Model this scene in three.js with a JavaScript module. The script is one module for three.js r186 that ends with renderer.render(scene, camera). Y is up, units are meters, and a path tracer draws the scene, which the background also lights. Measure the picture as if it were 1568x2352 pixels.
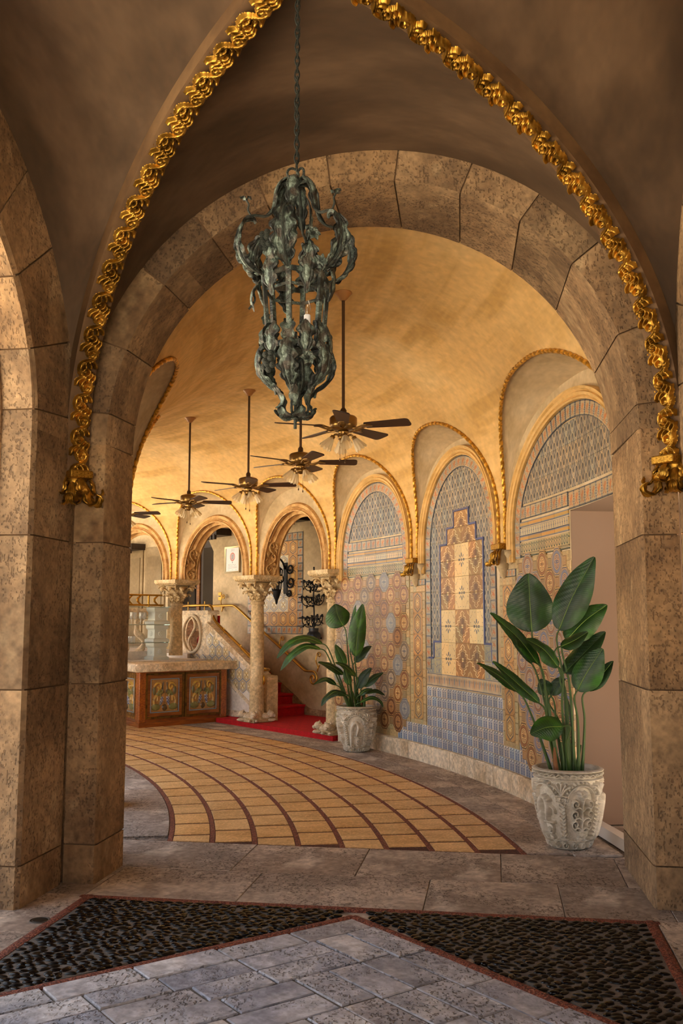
import * as THREE from 'three';
import { mergeGeometries, toCreasedNormals } from 'three/addons/utils/BufferGeometryUtils.js';
import { RoundedBoxGeometry } from 'three/addons/geometries/RoundedBoxGeometry.js';

// ---------- camera, sky, sun, exposure ----------
const scene = new THREE.Scene();
const camera = new THREE.PerspectiveCamera(56.48, 1568 / 2352, 0.05, 400);
camera.position.set(0, 1.6, 0);
camera.rotation.x = Math.atan(254 / 2190);
camera.updateMatrixWorld(true);
const renderer = new THREE.WebGLRenderer({ antialias: true });
renderer.setSize(1568, 2352);
renderer.toneMapping = THREE.LinearToneMapping;
renderer.toneMappingExposure = 2.4;
renderer.shadowMap.enabled = true;
const D2R = Math.PI / 180;
const sunDir = new THREE.Vector3(0.52, 0.80, -0.30).normalize();      // over the roof, from the right: the courtyard on the left is sunlit
{ // bright hazy sky with thin high cloud
  const w = 256, h = 128, d = new Float32Array(w * h * 4);
  for (let y = 0, o = 0; y < h; y++) for (let x = 0; x < w; x++, o += 4) {
    const el = ((y + 0.5) / h - 0.5) * 180, k = Math.max(0, Math.sin(el * Math.PI / 180)), c = 0.92 + 0.08 * Math.sin(x / w * 6.2832 * 3 + 2 * Math.sin(y * 0.21)) * (1 - k);
    d[o] = c * (0.97 - 0.20 * k); d[o + 1] = c * (0.98 - 0.10 * k); d[o + 2] = c * (1.0 + 0.06 * k); d[o + 3] = 1;
  }
  const t = new THREE.DataTexture(d, w, h, THREE.RGBAFormat, THREE.FloatType); t.mapping = THREE.EquirectangularReflectionMapping; t.magFilter = THREE.LinearFilter; t.needsUpdate = true;
  scene.background = t; scene.environment = t; scene.backgroundIntensity = scene.environmentIntensity = 0.85;
}
const sun = new THREE.DirectionalLight(0xfff2dc, 30);
sun.name = 'sun';
sun.position.copy(sunDir).multiplyScalar(60).add(new THREE.Vector3(-4, 0, -8));
sun.target.position.set(-4, 0, -8);
sun.castShadow = true;
Object.assign(sun.shadow.camera, { left: -30, right: 30, top: 30, bottom: -30, near: 1, far: 140 });
sun.shadow.mapSize.set(4096, 4096);
scene.add(sun, sun.target);

// ---------- frames of reference ----------
const V3 = THREE.Vector3;
const P = (x, y, d) => new V3(x, y, -d);                               // d: metres ahead of the camera
const CX = -11.7, CD = 6.1;                                            // the loggia bends round this centre
const pol = (r, deg, y) => P(CX + r * Math.cos(deg * D2R), y, CD + r * Math.sin(deg * D2R));
const cA = Math.cos(9 * D2R), sA = Math.sin(9 * D2R);
const UW = (u, y, w) => P(u * cA + w * sA, y, -u * sA + w * cA);       // the square vaulted bay, turned 9 degrees
const cS = Math.cos(130 * D2R), sS = Math.sin(130 * D2R);
const SN = (s, y, n) => P(-0.163 + s * cS - n * sS, y, 15.754 + s * sS + n * cS);   // the stair hall: s along its wall, n out of it

// ---------- random numbers and noise ----------
let seed = 7;
const rnd = () => { seed = (seed + 0x6d2b79f5) | 0; let t = Math.imul(seed ^ (seed >>> 15), 1 | seed); t = (t + Math.imul(t ^ (t >>> 7), 61 | t)) ^ t; return ((t ^ (t >>> 14)) >>> 0) / 4294967296; };
const rr = (a, b) => a + (b - a) * rnd();
const hash = (x, y, s) => { let h = Math.imul(x, 374761393) + Math.imul(y, 668265263) + Math.imul(s, 1442695041); h = Math.imul(h ^ (h >>> 13), 1274126177); return ((h ^ (h >>> 16)) >>> 0) / 4294967296; };
function vn(x, y, px, py, s) {                                          // value noise that repeats every px, py cells
  const xi = Math.floor(x), yi = Math.floor(y), fx = x - xi, fy = y - yi;
  const u = fx * fx * (3 - 2 * fx), v = fy * fy * (3 - 2 * fy);
  const x0 = ((xi % px) + px) % px, x1 = (x0 + 1) % px, y0 = ((yi % py) + py) % py, y1 = (y0 + 1) % py;
  const a = hash(x0, y0, s), b = hash(x1, y0, s), c = hash(x0, y1, s), d = hash(x1, y1, s);
  return a + (b - a) * u + (c - a) * v + (a - b - c + d) * u * v;
}
function fbm(u, v, fx, fy, oct, s) { let t = 0, a = 0.5, n = 0; for (let i = 0; i < oct; i++) { t += a * vn(u * fx, v * fy, fx, fy, s + i * 17); n += a; a *= 0.55; fx *= 2; fy *= 2; } return t / n; }
const sst = (a, b, x) => { x = Math.min(1, Math.max(0, (x - a) / (b - a))); return x * x * (3 - 2 * x); };
const lerp = (a, b, t) => a + (b - a) * t;
const mix3 = (a, b, t) => [lerp(a[0], b[0], t), lerp(a[1], b[1], t), lerp(a[2], b[2], t)];

// ---------- textures ----------
function dataTex(w, h, fn, srgb) {
  const d = new Uint8Array(w * h * 4);
  for (let y = 0, o = 0; y < h; y++) for (let x = 0; x < w; x++, o += 4) { const c = fn((x + 0.5) / w, (y + 0.5) / h); d[o] = c[0] * 255; d[o + 1] = c[1] * 255; d[o + 2] = c[2] * 255; d[o + 3] = 255; }
  const t = new THREE.DataTexture(d, w, h); finish(t, srgb); return t;
}
function finish(t, srgb) { t.wrapS = t.wrapT = THREE.RepeatWrapping; t.magFilter = THREE.LinearFilter; t.minFilter = THREE.LinearMipmapLinearFilter; t.generateMipmaps = true; if (srgb) t.colorSpace = THREE.SRGBColorSpace; t.needsUpdate = true; }
function canvasTex(w, h, draw, srgb = true) {
  const c = document.createElement('canvas'); c.width = w; c.height = h;
  const g = c.getContext('2d'); draw(g, w, h);
  const t = new THREE.CanvasTexture(c); finish(t, srgb); return t;
}
// a colour map and its relief from one function returning [r, g, b, height]; metres is the side of one repeat
function surfaceTex(size, metres, fn, bump, rough, opts = {}) {
  const a = new Uint8Array(size * size * 4), b = new Uint8Array(size * size * 4);
  for (let y = 0, o = 0; y < size; y++) for (let x = 0; x < size; x++, o += 4) {
    const c = fn((x + 0.5) / size, (y + 0.5) / size);
    for (let k = 0; k < 3; k++) { a[o + k] = 255 * Math.min(1, Math.max(0, c[k])); b[o + k] = 255 * Math.min(1, Math.max(0, c[3])); }
    a[o + 3] = b[o + 3] = 255;
  }
  const m = new THREE.DataTexture(a, size, size), n = new THREE.DataTexture(b, size, size);
  finish(m, true); finish(n, false); m.repeat.set(1 / metres, 1 / metres); n.repeat.set(1 / metres, 1 / metres);
  return new THREE.MeshPhysicalMaterial({ map: m, bumpMap: n, bumpScale: bump, roughness: rough, ...opts });
}
const hex = (h) => [(h >> 16 & 255) / 255, (h >> 8 & 255) / 255, (h & 255) / 255];
const tint = (m, r, g = r, b = r) => { const c = m.clone(); c.color.setRGB(m.color.r * r, m.color.g * g, m.color.b * b); return c; };
const tones = (m, list) => list.map((t) => (Array.isArray(t) ? tint(m, ...t) : tint(m, t)));
const pick = (a) => a[Math.floor(rnd() * a.length) % a.length];
const mat = (color, roughness = 0.6, metalness = 0, o = {}) => new THREE.MeshPhysicalMaterial({ color, roughness, metalness, ...o });

function travertine(c0, c1, c2, pit, seedN, bump, streak = 3) {
  return surfaceTex(1024, 1.5, (u, v) => {
    const big = fbm(u, v, 3, 3, 5, seedN), fine = fbm(u, v, 48, 48, 3, seedN + 40), st = fbm(u, v, 14, streak, 4, seedN + 80);
    const p1 = sst(0.6, 0.78, fbm(u, v, 128, 90, 2, seedN + 120)), p2 = sst(0.8, 0.9, vn(u * 120, v * 84, 120, 84, seedN + 160));
    const pits = Math.max(p1 * 0.8, p2 * 0.6) * sst(0.3, 0.6, fbm(u, v, 5, 5, 2, seedN + 200));
    let c = mix3(c0, c1, sst(0.3, 0.7, big * 0.72 + st * 0.28));
    c = mix3(c, c2, sst(0.55, 0.75, fbm(u, v, 6, 4, 4, seedN + 240)) * 0.55);
    c = mix3(c, [c[0] * 0.42, c[1] * 0.38, c[2] * 0.34], pits * pit);
    const g = 0.8 + 0.4 * fine;
    return [c[0] * g, c[1] * g, c[2] * g, 0.55 + 0.35 * (fine - 0.5) + 0.2 * (st - 0.5) - 0.5 * pits];
  }, bump, 0.82);
}
const M = {};
M.trav = travertine(hex(0xb0916c), hex(0x7c6145), hex(0xcbb28c), 0.5, 11, 0.007);
M.travPale = travertine(hex(0xe2cfb2), hex(0xc6ab88), hex(0xefe2cc), 0.3, 51, 0.006);
M.stoneDark = travertine(hex(0x8f7250), hex(0x5e472e), hex(0xa98c66), 0.8, 91, 0.007);
M.paver = travertine(hex(0xc2c4cc), hex(0x989aa4), hex(0xdcdad8), 0.7, 131, 0.010, 12);
M.floorStone = travertine(hex(0xc4b6a8), hex(0x93857a), hex(0xe4dacd), 0.75, 171, 0.005, 14);
const plaster = (c0, c1, c2, sd, sx, sy, metres, bump) => surfaceTex(1024, metres, (u, v) => {
  const a = fbm(u, v, sx, sy, 5, sd), b = fbm(u, v, 3, 3, 4, sd + 33), f = fbm(u, v, 60, 60, 2, sd + 66);
  let c = mix3(c0, c1, sst(0.3, 0.72, a)); c = mix3(c, c2, sst(0.45, 0.75, b) * 0.7);
  const g = 0.93 + 0.14 * f; return [c[0] * g, c[1] * g, c[2] * g, 0.5 + 0.4 * (a - 0.5) + 0.25 * (f - 0.5)];
}, bump, 0.75);
M.vaultPlaster = plaster(hex(0x6a533d), hex(0x4c3926), hex(0x3a2b1c), 301, 7, 7, 3.0, 0.008);
M.goldPlaster = plaster(hex(0xd8b070), hex(0xc09856), hex(0xe0c08a), 341, 3, 26, 3.0, 0.006);
M.hallPlaster = plaster(hex(0xcdb896), hex(0xae9874), hex(0xdccdb2), 381, 5, 5, 2.4, 0.005);
M.ribBand = plaster(hex(0x6e5234), hex(0x553c24), hex(0x7c6040), 421, 8, 8, 2, 0.004);
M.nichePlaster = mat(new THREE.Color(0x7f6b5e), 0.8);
M.gold = surfaceTex(512, 0.5, (u, v) => { const a = fbm(u, v, 9, 9, 4, 461); const c = mix3(hex(0xcc9c40), hex(0x85601e), sst(0.35, 0.75, a)); return [...c, 0.5 + 0.5 * (a - 0.5)]; }, 0.003, 0.36, { metalness: 0.85 });
M.gilt = tint(M.gold, 1.35, 1.3, 1.15); M.gilt.metalness = 0.6;
M.mortar = mat(new THREE.Color(0x6a5138), 0.95);

// ---------- geometry helpers ----------
function surf(nu, nv, fn, uv) {
  const pos = [], uvs = [], idx = [];
  for (let j = 0; j <= nv; j++) for (let i = 0; i <= nu; i++) { const u = i / nu, v = j / nv, p = fn(u, v); pos.push(p.x, p.y, p.z); const t = uv ? uv(u, v) : [u, v]; uvs.push(t[0], t[1]); }
  for (let j = 0; j < nv; j++) for (let i = 0; i < nu; i++) { const a = j * (nu + 1) + i, b = a + 1, c = a + nu + 1, d = c + 1; idx.push(a, b, d, a, d, c); }
  const g = new THREE.BufferGeometry(); g.setAttribute('position', new THREE.Float32BufferAttribute(pos, 3)); g.setAttribute('uv', new THREE.Float32BufferAttribute(uvs, 2)); g.setIndex(idx); g.computeVertexNormals(); return g;
}
function boxUV(g, off = [0, 0]) {                                       // uv in metres, per face along its main axis
  g = g.index ? g.toNonIndexed() : g; const p = g.attributes.position, uv = new Float32Array(p.count * 2), a = new V3(), b = new V3(), c = new V3(), n = new V3();
  for (let i = 0; i < p.count; i += 3) {
    a.fromBufferAttribute(p, i); b.fromBufferAttribute(p, i + 1); c.fromBufferAttribute(p, i + 2); n.copy(b).sub(a).cross(c.clone().sub(a));
    const x = Math.abs(n.x), y = Math.abs(n.y), z = Math.abs(n.z);
    [a, b, c].forEach((q, k) => { const t = y >= x && y >= z ? [q.x, q.z] : x >= z ? [q.z, q.y] : [q.x, q.y]; uv[(i + k) * 2] = t[0] + off[0]; uv[(i + k) * 2 + 1] = t[1] + off[1]; });
  }
  g.setAttribute('uv', new THREE.BufferAttribute(uv, 2)); return g;
}
// rings: arrays of points (each ring a closed outline); sides between rings and caps at both ends
function loft(rings, { crease = 0.6, uv = true, off, caps = true, loop = false } = {}) {
  const n = rings[0].length, pos = [], tri = (a, b, c) => pos.push(a.x, a.y, a.z, b.x, b.y, b.z, c.x, c.y, c.z), m = rings.length;
  for (let k = 0; k < (loop ? m : m - 1); k++) for (let i = 0; i < n; i++) { const j = (i + 1) % n, A = rings[k], B = rings[(k + 1) % m]; tri(A[i], A[j], B[j]); tri(A[i], B[j], B[i]); }
  if (caps && !loop) for (const [R, flip] of [[rings[0], 1], [rings[m - 1], 0]]) {
    const q = R.reduce((s, p) => s.add(p), new V3()).divideScalar(n), N = new V3(); for (let i = 0; i < n; i++) N.add(R[i].clone().sub(q).cross(R[(i + 1) % n].clone().sub(q)));
    const X = R[1].clone().sub(R[0]).normalize(), Y = N.normalize().clone().cross(X), flat = R.map((p) => new THREE.Vector2(p.clone().sub(q).dot(X), p.clone().sub(q).dot(Y)));
    for (const f of THREE.ShapeUtils.triangulateShape(flat, [])) flip ? tri(R[f[2]], R[f[1]], R[f[0]]) : tri(R[f[0]], R[f[1]], R[f[2]]);
  }
  let g = new THREE.BufferGeometry(); g.setAttribute('position', new THREE.Float32BufferAttribute(pos, 3));
  if (uv) g = boxUV(g, off); else g.setAttribute('uv', new THREE.Float32BufferAttribute(new Float32Array(pos.length / 3 * 2), 2));
  g.computeVertexNormals(); return crease ? toCreasedNormals(g, crease) : g;
}
const box = (w, h, d, r = 0.006, x = 0, y = 0, z = 0) => new RoundedBoxGeometry(w, h, d, 1, Math.min(r, w / 2.1, h / 2.1, d / 2.1)).translate(x, y, z);
const lathe = (pts, n = 32) => new THREE.LatheGeometry(pts.map((p) => new THREE.Vector2(Math.max(p[0], 0.0001), p[1])), n);
const curve = (pts, closed = false) => new THREE.CatmullRomCurve3(pts, closed, 'centripetal');
const tube = (pts, r, n = 24, m = 8, closed = false) => new THREE.TubeGeometry(pts.isCurve || pts.getPoint ? pts : curve(pts, closed), n, r, m, closed);
// a bar whose radius follows rad(t)
function taperTube(pts, rad, n = 20, m = 8) {
  const c = curve(pts), f = c.computeFrenetFrames(n, false);
  return surf(m, n, (u, v) => { const k = Math.round(v * n), a = u * Math.PI * 2, r = rad(v), p = c.getPointAt(v); return p.addScaledVector(f.normals[k], r * Math.cos(a)).addScaledVector(f.binormals[k], r * Math.sin(a)); });
}
function merge(list) { const n = list.map((g) => { const h = g.index ? g.toNonIndexed() : g; for (const k of Object.keys(h.attributes)) if (!['position', 'normal', 'uv'].includes(k)) h.deleteAttribute(k); return h; }); return mergeGeometries(n); }
const names = new Map();
function numbered(n) { const k = names.get(n) || 0; names.set(n, k + 1); return k ? n + '_' + String(k).padStart(3, '0') : n; }
function mesh(name, g, m, parent = scene) { const o = new THREE.Mesh(g, m); o.name = parent === scene ? numbered(name) : name; o.castShadow = o.receiveShadow = true; parent.add(o); return o; }
function thing(name, label, category, pos, turn = 0, group) {
  const o = new THREE.Group(); o.name = numbered(name); if (pos) o.position.copy(pos); o.rotation.y = turn; o.userData = { label, category }; if (group) o.userData.group = group; scene.add(o); return o;
}
function part(name, parent) { const o = new THREE.Group(); o.name = name; parent.add(o); return o; }
function tag(o, label, category, group) { Object.assign(o.userData, { label, category }); if (group) o.userData.group = group; return o; }
function struct(name, label) { const o = new THREE.Group(); o.name = name; o.userData = { kind: 'structure', label }; scene.add(o); return o; }
const local = (g, o) => g.translate(-o.position.x, -o.position.y, -o.position.z);   // world geometry into a group that is not turned
// ---------- the square vaulted bay ----------
const UC = -0.79, WC = 3.87, HA = 1.87, YS = 2.745, WF = 5.774, RI = 1.66;
const travTones = tones(M.trav, [1, 0.9, [1.04, 1, 0.94], 0.82, [0.95, 0.9, 0.82]]);
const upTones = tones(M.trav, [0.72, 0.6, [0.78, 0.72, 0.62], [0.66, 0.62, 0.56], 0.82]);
const darkTones = tones(M.stoneDark, [1, 0.86, 1.15, [1.05, 0.96, 0.86]]);
const cut = [0, 5, 20.3, 38.5, 53.2, 67.7, 82.5, 96.8, 111.5, 126, 141, 158, 173, 180];
const layers = [0, 0.24, 1.22, 2.115, 2.745];
// stone arch between two outlines: near(r, angle) and far(r, angle), with jambs below the springing
function stoneArch(owner, near, far, nearJamb, farJamb, r0, r1, gap, pickTone, joints = cut, jambLayers = layers) {
  const k = gap / r0 / D2R / 2;
  const lerpP = (a, b, t) => a.clone().lerp(b, t);
  const prof = (n0, n1, f0, f1, e) => [lerpP(n0, n1, e), n1, f1, f0, lerpP(n0, f0, e * 0.7)];
  for (let i = 0; i < joints.length - 1; i++) {
    const a0 = joints[i] + (i ? k : 0), a1 = joints[i + 1] - (i < joints.length - 2 ? k : 0), n = Math.max(2, Math.ceil((a1 - a0) / 3)), rings = [], dr = rr(-0.004, 0.004);
    for (let j = 0; j <= n; j++) { const a = (a0 + (a1 - a0) * j / n) * D2R; rings.push(prof(near(r0 + dr, a), near(r1, a), far(r0 + dr, a), far(r1, a), 0.05)); }
    mesh('voussoir', loft(rings, { off: [rr(0, 9), rr(0, 9)] }), pickTone(a0), owner);
  }
  for (const side of [1, -1]) for (let i = 0; i < jambLayers.length - 1; i++) {
    const y0 = jambLayers[i], y1 = jambLayers[i + 1] - (i < jambLayers.length - 2 ? gap : 0), dr = rr(-0.003, 0.003);
    const rings = [y0, y1].map((y) => prof(nearJamb(side, r0 + dr, y), nearJamb(side, r1, y), farJamb(side, r0 + dr, y), farJamb(side, r1, y), 0.05));
    mesh('jamb_block', loft(side > 0 ? rings : rings.map((r) => r.reverse()), { off: [rr(0, 9), rr(0, 9)] }), pickTone(side > 0 ? 0 : 180), owner);
  }
  const m0 = r0 + 0.012, rings = [];
  const inset = (n, f) => [lerpP(n[0], f[0], 0.02), lerpP(n[1], f[1], 0.02), f[1], f[0]];
  for (const y of [0, YS]) rings.push(inset([nearJamb(1, m0, y), nearJamb(1, r1 - 0.01, y)], [farJamb(1, m0, y), farJamb(1, r1 - 0.01, y)]));
  for (let j = 1; j < 40; j++) { const a = Math.PI * j / 40; rings.push(inset([near(m0, a), near(r1 - 0.01, a)], [far(m0, a), far(r1 - 0.01, a)])); }
  for (const y of [YS, 0]) rings.push(inset([nearJamb(-1, m0, y), nearJamb(-1, r1 - 0.01, y)], [farJamb(-1, m0, y), farJamb(-1, r1 - 0.01, y)]));
  mesh('mortar', loft(rings), M.mortar, owner);
}
const mainArch = struct('wall_back', 'round travertine arch of large cut blocks between the vaulted bay and the loggia');
stoneArch(mainArch,
  (r, a) => UW(UC + r * Math.cos(a), YS + r * Math.sin(a), WF), (r, a) => P(0.215 + (r + 0.005) * Math.cos(a), YS + 0.015 + r * Math.sin(a), 6.55),
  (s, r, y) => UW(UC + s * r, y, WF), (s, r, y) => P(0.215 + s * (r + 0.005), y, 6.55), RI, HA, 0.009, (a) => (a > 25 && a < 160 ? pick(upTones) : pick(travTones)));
const leftArch = struct('wall_left', 'travertine side arch open to the daylight on the left');
stoneArch(leftArch,
  (r, a) => UW(UC - HA, YS + r * Math.sin(a), WC + r * Math.cos(a)), (r, a) => UW(UC - HA - 0.62, YS + r * Math.sin(a), WC + r * Math.cos(a)),
  (s, r, y) => UW(UC - HA, y, WC + s * r), (s, r, y) => UW(UC - HA - 0.62, y, WC + s * r), 1.33, HA, 0.009, () => pick(travTones));
{ // raised moulded strip that follows the inside of the side arch
  const ring = (a, leg) => [[1.331, 0.21], [1.318, 0.215], [1.305, 0.235], [1.305, 0.6], [1.331, 0.6]].map(([r, q]) => UW(UC - HA - q, leg === undefined ? YS + r * Math.sin(a) : leg, WC + (leg === undefined ? r * Math.cos(a) : (a ? -r : r))));
  const rings = [ring(0, 1.47)]; for (let j = 0; j <= 36; j++) rings.push(ring(Math.PI * j / 36)); rings.push(ring(1, 1.47));
  mesh('raised_panel', loft(rings, { off: [3, 1] }), travTones[2], leftArch);
}
const rightArch = struct('wall_right', 'travertine blind arch on the right of the vaulted bay');
stoneArch(rightArch,
  (r, a) => UW(UC + HA, YS + r * Math.sin(a), WC - r * Math.cos(a)), (r, a) => UW(UC + HA + 0.62, YS + r * Math.sin(a), WC - r * Math.cos(a)),
  (s, r, y) => UW(UC + HA, y, WC - s * r), (s, r, y) => UW(UC + HA + 0.62, y, WC - s * r), 1.33, HA, 0.009, () => pick(travTones));
{ const q = (u, y, w) => UW(UC + u, y, WC + w); mesh('infill', loft([[q(2.42, 0, -2.4), q(2.75, 0, -2.4), q(2.75, 0, 1.95), q(2.42, 0, 1.95)], [q(2.42, 4.8, -2.4), q(2.75, 4.8, -2.4), q(2.75, 4.8, 1.95), q(2.42, 4.8, 1.95)]]), M.trav, rightArch); }
const frontArch = struct('wall_front', 'travertine entrance arch of the vaulted bay');
stoneArch(frontArch,
  (r, a) => UW(UC - r * Math.cos(a), YS + r * Math.sin(a), 2 * WC - WF), (r, a) => UW(UC - r * Math.cos(a), YS + r * Math.sin(a), 2 * WC - WF - 0.5),
  (s, r, y) => UW(UC - s * r, y, 2 * WC - WF), (s, r, y) => UW(UC - s * r, y, 2 * WC - WF - 0.5), RI, HA, 0.009, () => pick(travTones));
const ceilingBay = struct('ceiling', 'smoke-stained plaster groin vault above the entrance bay');
for (const [du, dw] of [[0, 1], [-1, 0], [0, -1], [1, 0]]) {
  mesh('vault_web', surf(48, 24, (s, t) => { s = Math.sin((s * 2 - 1) * Math.PI / 2); const A = HA * (0.001 + t * 1.02), B = Math.min(HA * t, HA) * s; return UW(UC + du * A + dw * B, YS + Math.sqrt(Math.max(0, HA * HA - B * B)), WC + dw * A - du * B); },
    (s, t) => [t * 2.4 + du * 0.7, Math.asin(Math.max(-1, Math.min(1, (s * 2 - 1) * t))) * 1.6 + dw]), M.vaultPlaster, ceilingBay);
}
{ // the roof over the bay
  const q = (u, y, w) => UW(UC + u, y, WC + w), o = 2.7; const r = (y) => [q(-o, y, -2.4), q(o, y, -2.4), q(o, y, 2.1), q(-o, y, 2.1)];
  mesh('roof_bay', loft([r(4.7), r(4.95)]), M.trav).userData = { kind: 'structure', label: 'flat roof over the vaulted bay' };
  for (const [du, dw] of [[-1, 0], [0, -1], [1, 0], [0, 1]]) { // wall above the open arches
    const A = (k, y, e) => UW(UC + du * (HA + e) + dw * k, y, WC + dw * (HA + e) + du * k);
    const rings = []; for (let j = 0; j <= 24; j++) { const x = -Math.cos(Math.PI * j / 24) * HA, y = YS + Math.sqrt(Math.max(0, HA * HA - x * x)) - 0.01; rings.push([A(x, y, 0.06), A(x, 4.75, 0.06), A(x, 4.75, 0.5), A(x, y, 0.5)]); }
    mesh('spandrel', loft(rings), M.trav, du < 0 ? leftArch : du ? rightArch : dw < 0 ? frontArch : mainArch);
  }
}
{ const q = (u, y, w) => UW(UC + u, y, WC + w), r = (y) => [q(-3.4, y, -7.6), q(3.2, y, -7.6), q(3.2, y, -2.35), q(-3.4, y, -2.35)]; mesh('roof_porch', loft([r(4.7), r(4.95)]), M.trav).userData = { kind: 'structure', label: 'roof of the porch in front of the vaulted bay' };
  const p = struct('wall_porch', 'stone piers and side wall of the porch'); for (const [u, w, a, b] of [[-3.3, -5, 0.2, 2.6], [3.1, -5, 0.2, 2.6]]) { const R = (y) => [q(u - a, y, w - b), q(u + a, y, w - b), q(u + a, y, w + b), q(u - a, y, w + b)]; mesh('pier', loft([R(0), R(4.7)]), M.trav, p); } }
// ---------- the bent loggia ----------
const RW = 13.66, RC = 11.87, RV = 1.79, YV = 2.66;
const bounds = [0.35, 13.55, 22.9, 32.0, 40.9, 49.9, 58.8, 67.7];
const outer = bounds.slice(0, -1).map((b, i) => ({ c: (b + bounds[i + 1]) / 2, h: (bounds[i + 1] - b) / 2 - 0.33 }));
const inner = [-3, 9.3, 21.5, 33.7, 45.9, 58.1, 70.3].map((c) => ({ c, h: 5.75 }));
const lun = (list, phi, top, p = 2.3) => { for (const b of list) { const k = Math.abs(phi - b.c) / b.h; if (k < 1) return 2.6 + top * Math.pow(1 - Math.pow(k, p), 1 / p); } return -1; };
const reach = (L) => (L > YV ? Math.sqrt(Math.max(0, RV * RV - (L - YV) ** 2)) : RV);
const PH0 = 1.3, PH1 = 66;
const phis = []; {
  const s = new Set(); for (const list of [outer, inner]) for (const b of list) for (let j = 0; j <= 40; j++) { const f = b.c - b.h * Math.cos(Math.PI * j / 40); s.add(+f.toFixed(3)); }
  for (let f = PH0; f <= PH1; f += 0.5) s.add(+f.toFixed(3)); [...s].sort((a, b) => a - b).forEach((f) => { if (f >= PH0 && f <= PH1 && (!phis.length || f - phis[phis.length - 1] > 0.02)) phis.push(f); });
}
const ceilingLoggia = struct('ceiling_loggia', 'golden ochre plaster barrel vault of the curving loggia');
mesh('vault', surf(28, phis.length - 1, (u, v) => {
  const phi = phis[Math.round(v * (phis.length - 1))], a = -Math.asin(reach(lun(inner, phi, 1.15)) / RV), b = Math.asin(reach(lun(outer, phi, 1.15)) / RV), k = a + (b - a) * u;
  return pol(RC + RV * Math.sin(k), phi, YV + RV * Math.cos(k));
}, (u, v) => { const phi = phis[Math.round(v * (phis.length - 1))]; const a = -Math.asin(reach(lun(inner, phi, 1.15)) / RV), b = Math.asin(reach(lun(outer, phi, 1.15)) / RV); return [phi * 0.205, (a + (b - a) * u) * RV]; }), M.goldPlaster, ceilingLoggia);
const lunPlaster = tint(M.hallPlaster, 0.98, 0.95, 0.9);
function lunette(list, i, sg, top = 1.15) {
  const b = list[i], rw = sg > 0 ? RW + 0.03 : RC - RV - 0.03;
  return surf(48, 6, (u, v) => { const f = b.c - b.h * Math.cos(Math.PI * Math.min(0.9999, Math.max(0.0001, u))), L = lun(list, f, top), Lw = lun(list, f, top - 0.14), rv = RC + sg * reach(L); return pol(lerp(rw, rv, v), f, lerp(Lw, L, v)); }, (u, v) => [u * 2.4, v * 0.5]);
}
outer.forEach((b, i) => mesh('lunette', lunette(outer, i, 1), lunPlaster, ceilingLoggia));
inner.forEach((b, i) => i && mesh('lunette', lunette(inner, i, -1), lunPlaster, ceilingLoggia));
bounds.forEach((f) => mesh('springer', loft([[2.33], [2.68]].map(([y]) => [pol(RW, f - 0.42, y), pol(RW, f + 0.42, y), pol(RW + 0.1, f + 0.5, y), pol(RW + 0.1, f - 0.5, y)]), { off: [f, 0] }), M.goldPlaster, ceilingLoggia));
{ // roof over the loggia and the courtyard-side arcade
  const n = 40, ring = (j) => { const f = 1.2 + 68 * j / n; return [pol(9.5, f, 4.62), pol(14.4, f, 4.62), pol(14.4, f, 4.85), pol(9.5, f, 4.85)]; };
  const rings = []; for (let j = 0; j <= n; j++) rings.push(ring(j)); mesh('roof_loggia', loft(rings), M.trav).userData = { kind: 'structure', label: 'roof over the curving loggia' };
}
const arcade = struct('wall_courtyard', 'arcade of stone arches that opens the loggia to the courtyard');
const inR = RC - RV - 0.03;
inner.forEach((b, i) => {
  if (i === 6 || i === 0) return;
  const w = i === 1 ? 4.4 : 5.4, oh = i === 1 ? 0.75 : 1.15, rings = [];
  const opening = (t) => (t < 0.15 ? [b.c + w, lerp(0, 2.25, t / 0.15)] : t > 0.85 ? [b.c - w, lerp(2.25, 0, (t - 0.85) / 0.15)] : [b.c + w * Math.cos((t - 0.15) / 0.7 * Math.PI), 2.25 + oh * Math.sin((t - 0.15) / 0.7 * Math.PI)]);
  const edge = (t) => (t < 0.15 ? [b.c + 6.1, lerp(0, 2.7, t / 0.15)] : t > 0.85 ? [b.c - 6.1, lerp(2.7, 0, (t - 0.85) / 0.15)] : [b.c + 6.1 * Math.max(-1, Math.min(1, 1.4 * Math.cos((t - 0.15) / 0.7 * Math.PI))), Math.min(4.7, 2.7 + 2.6 * Math.sin((t - 0.15) / 0.7 * Math.PI))]);
  for (let j = 0; j <= 60; j++) { const t = j / 60, o = opening(t), e = edge(t); rings.push([pol(inR, o[0], o[1]), pol(inR, e[0], e[1]), pol(inR - 0.38, e[0], e[1]), pol(inR - 0.38, o[0], o[1])]); }
  mesh('arch_wall', loft(rings), M.trav, arcade);
});
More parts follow.
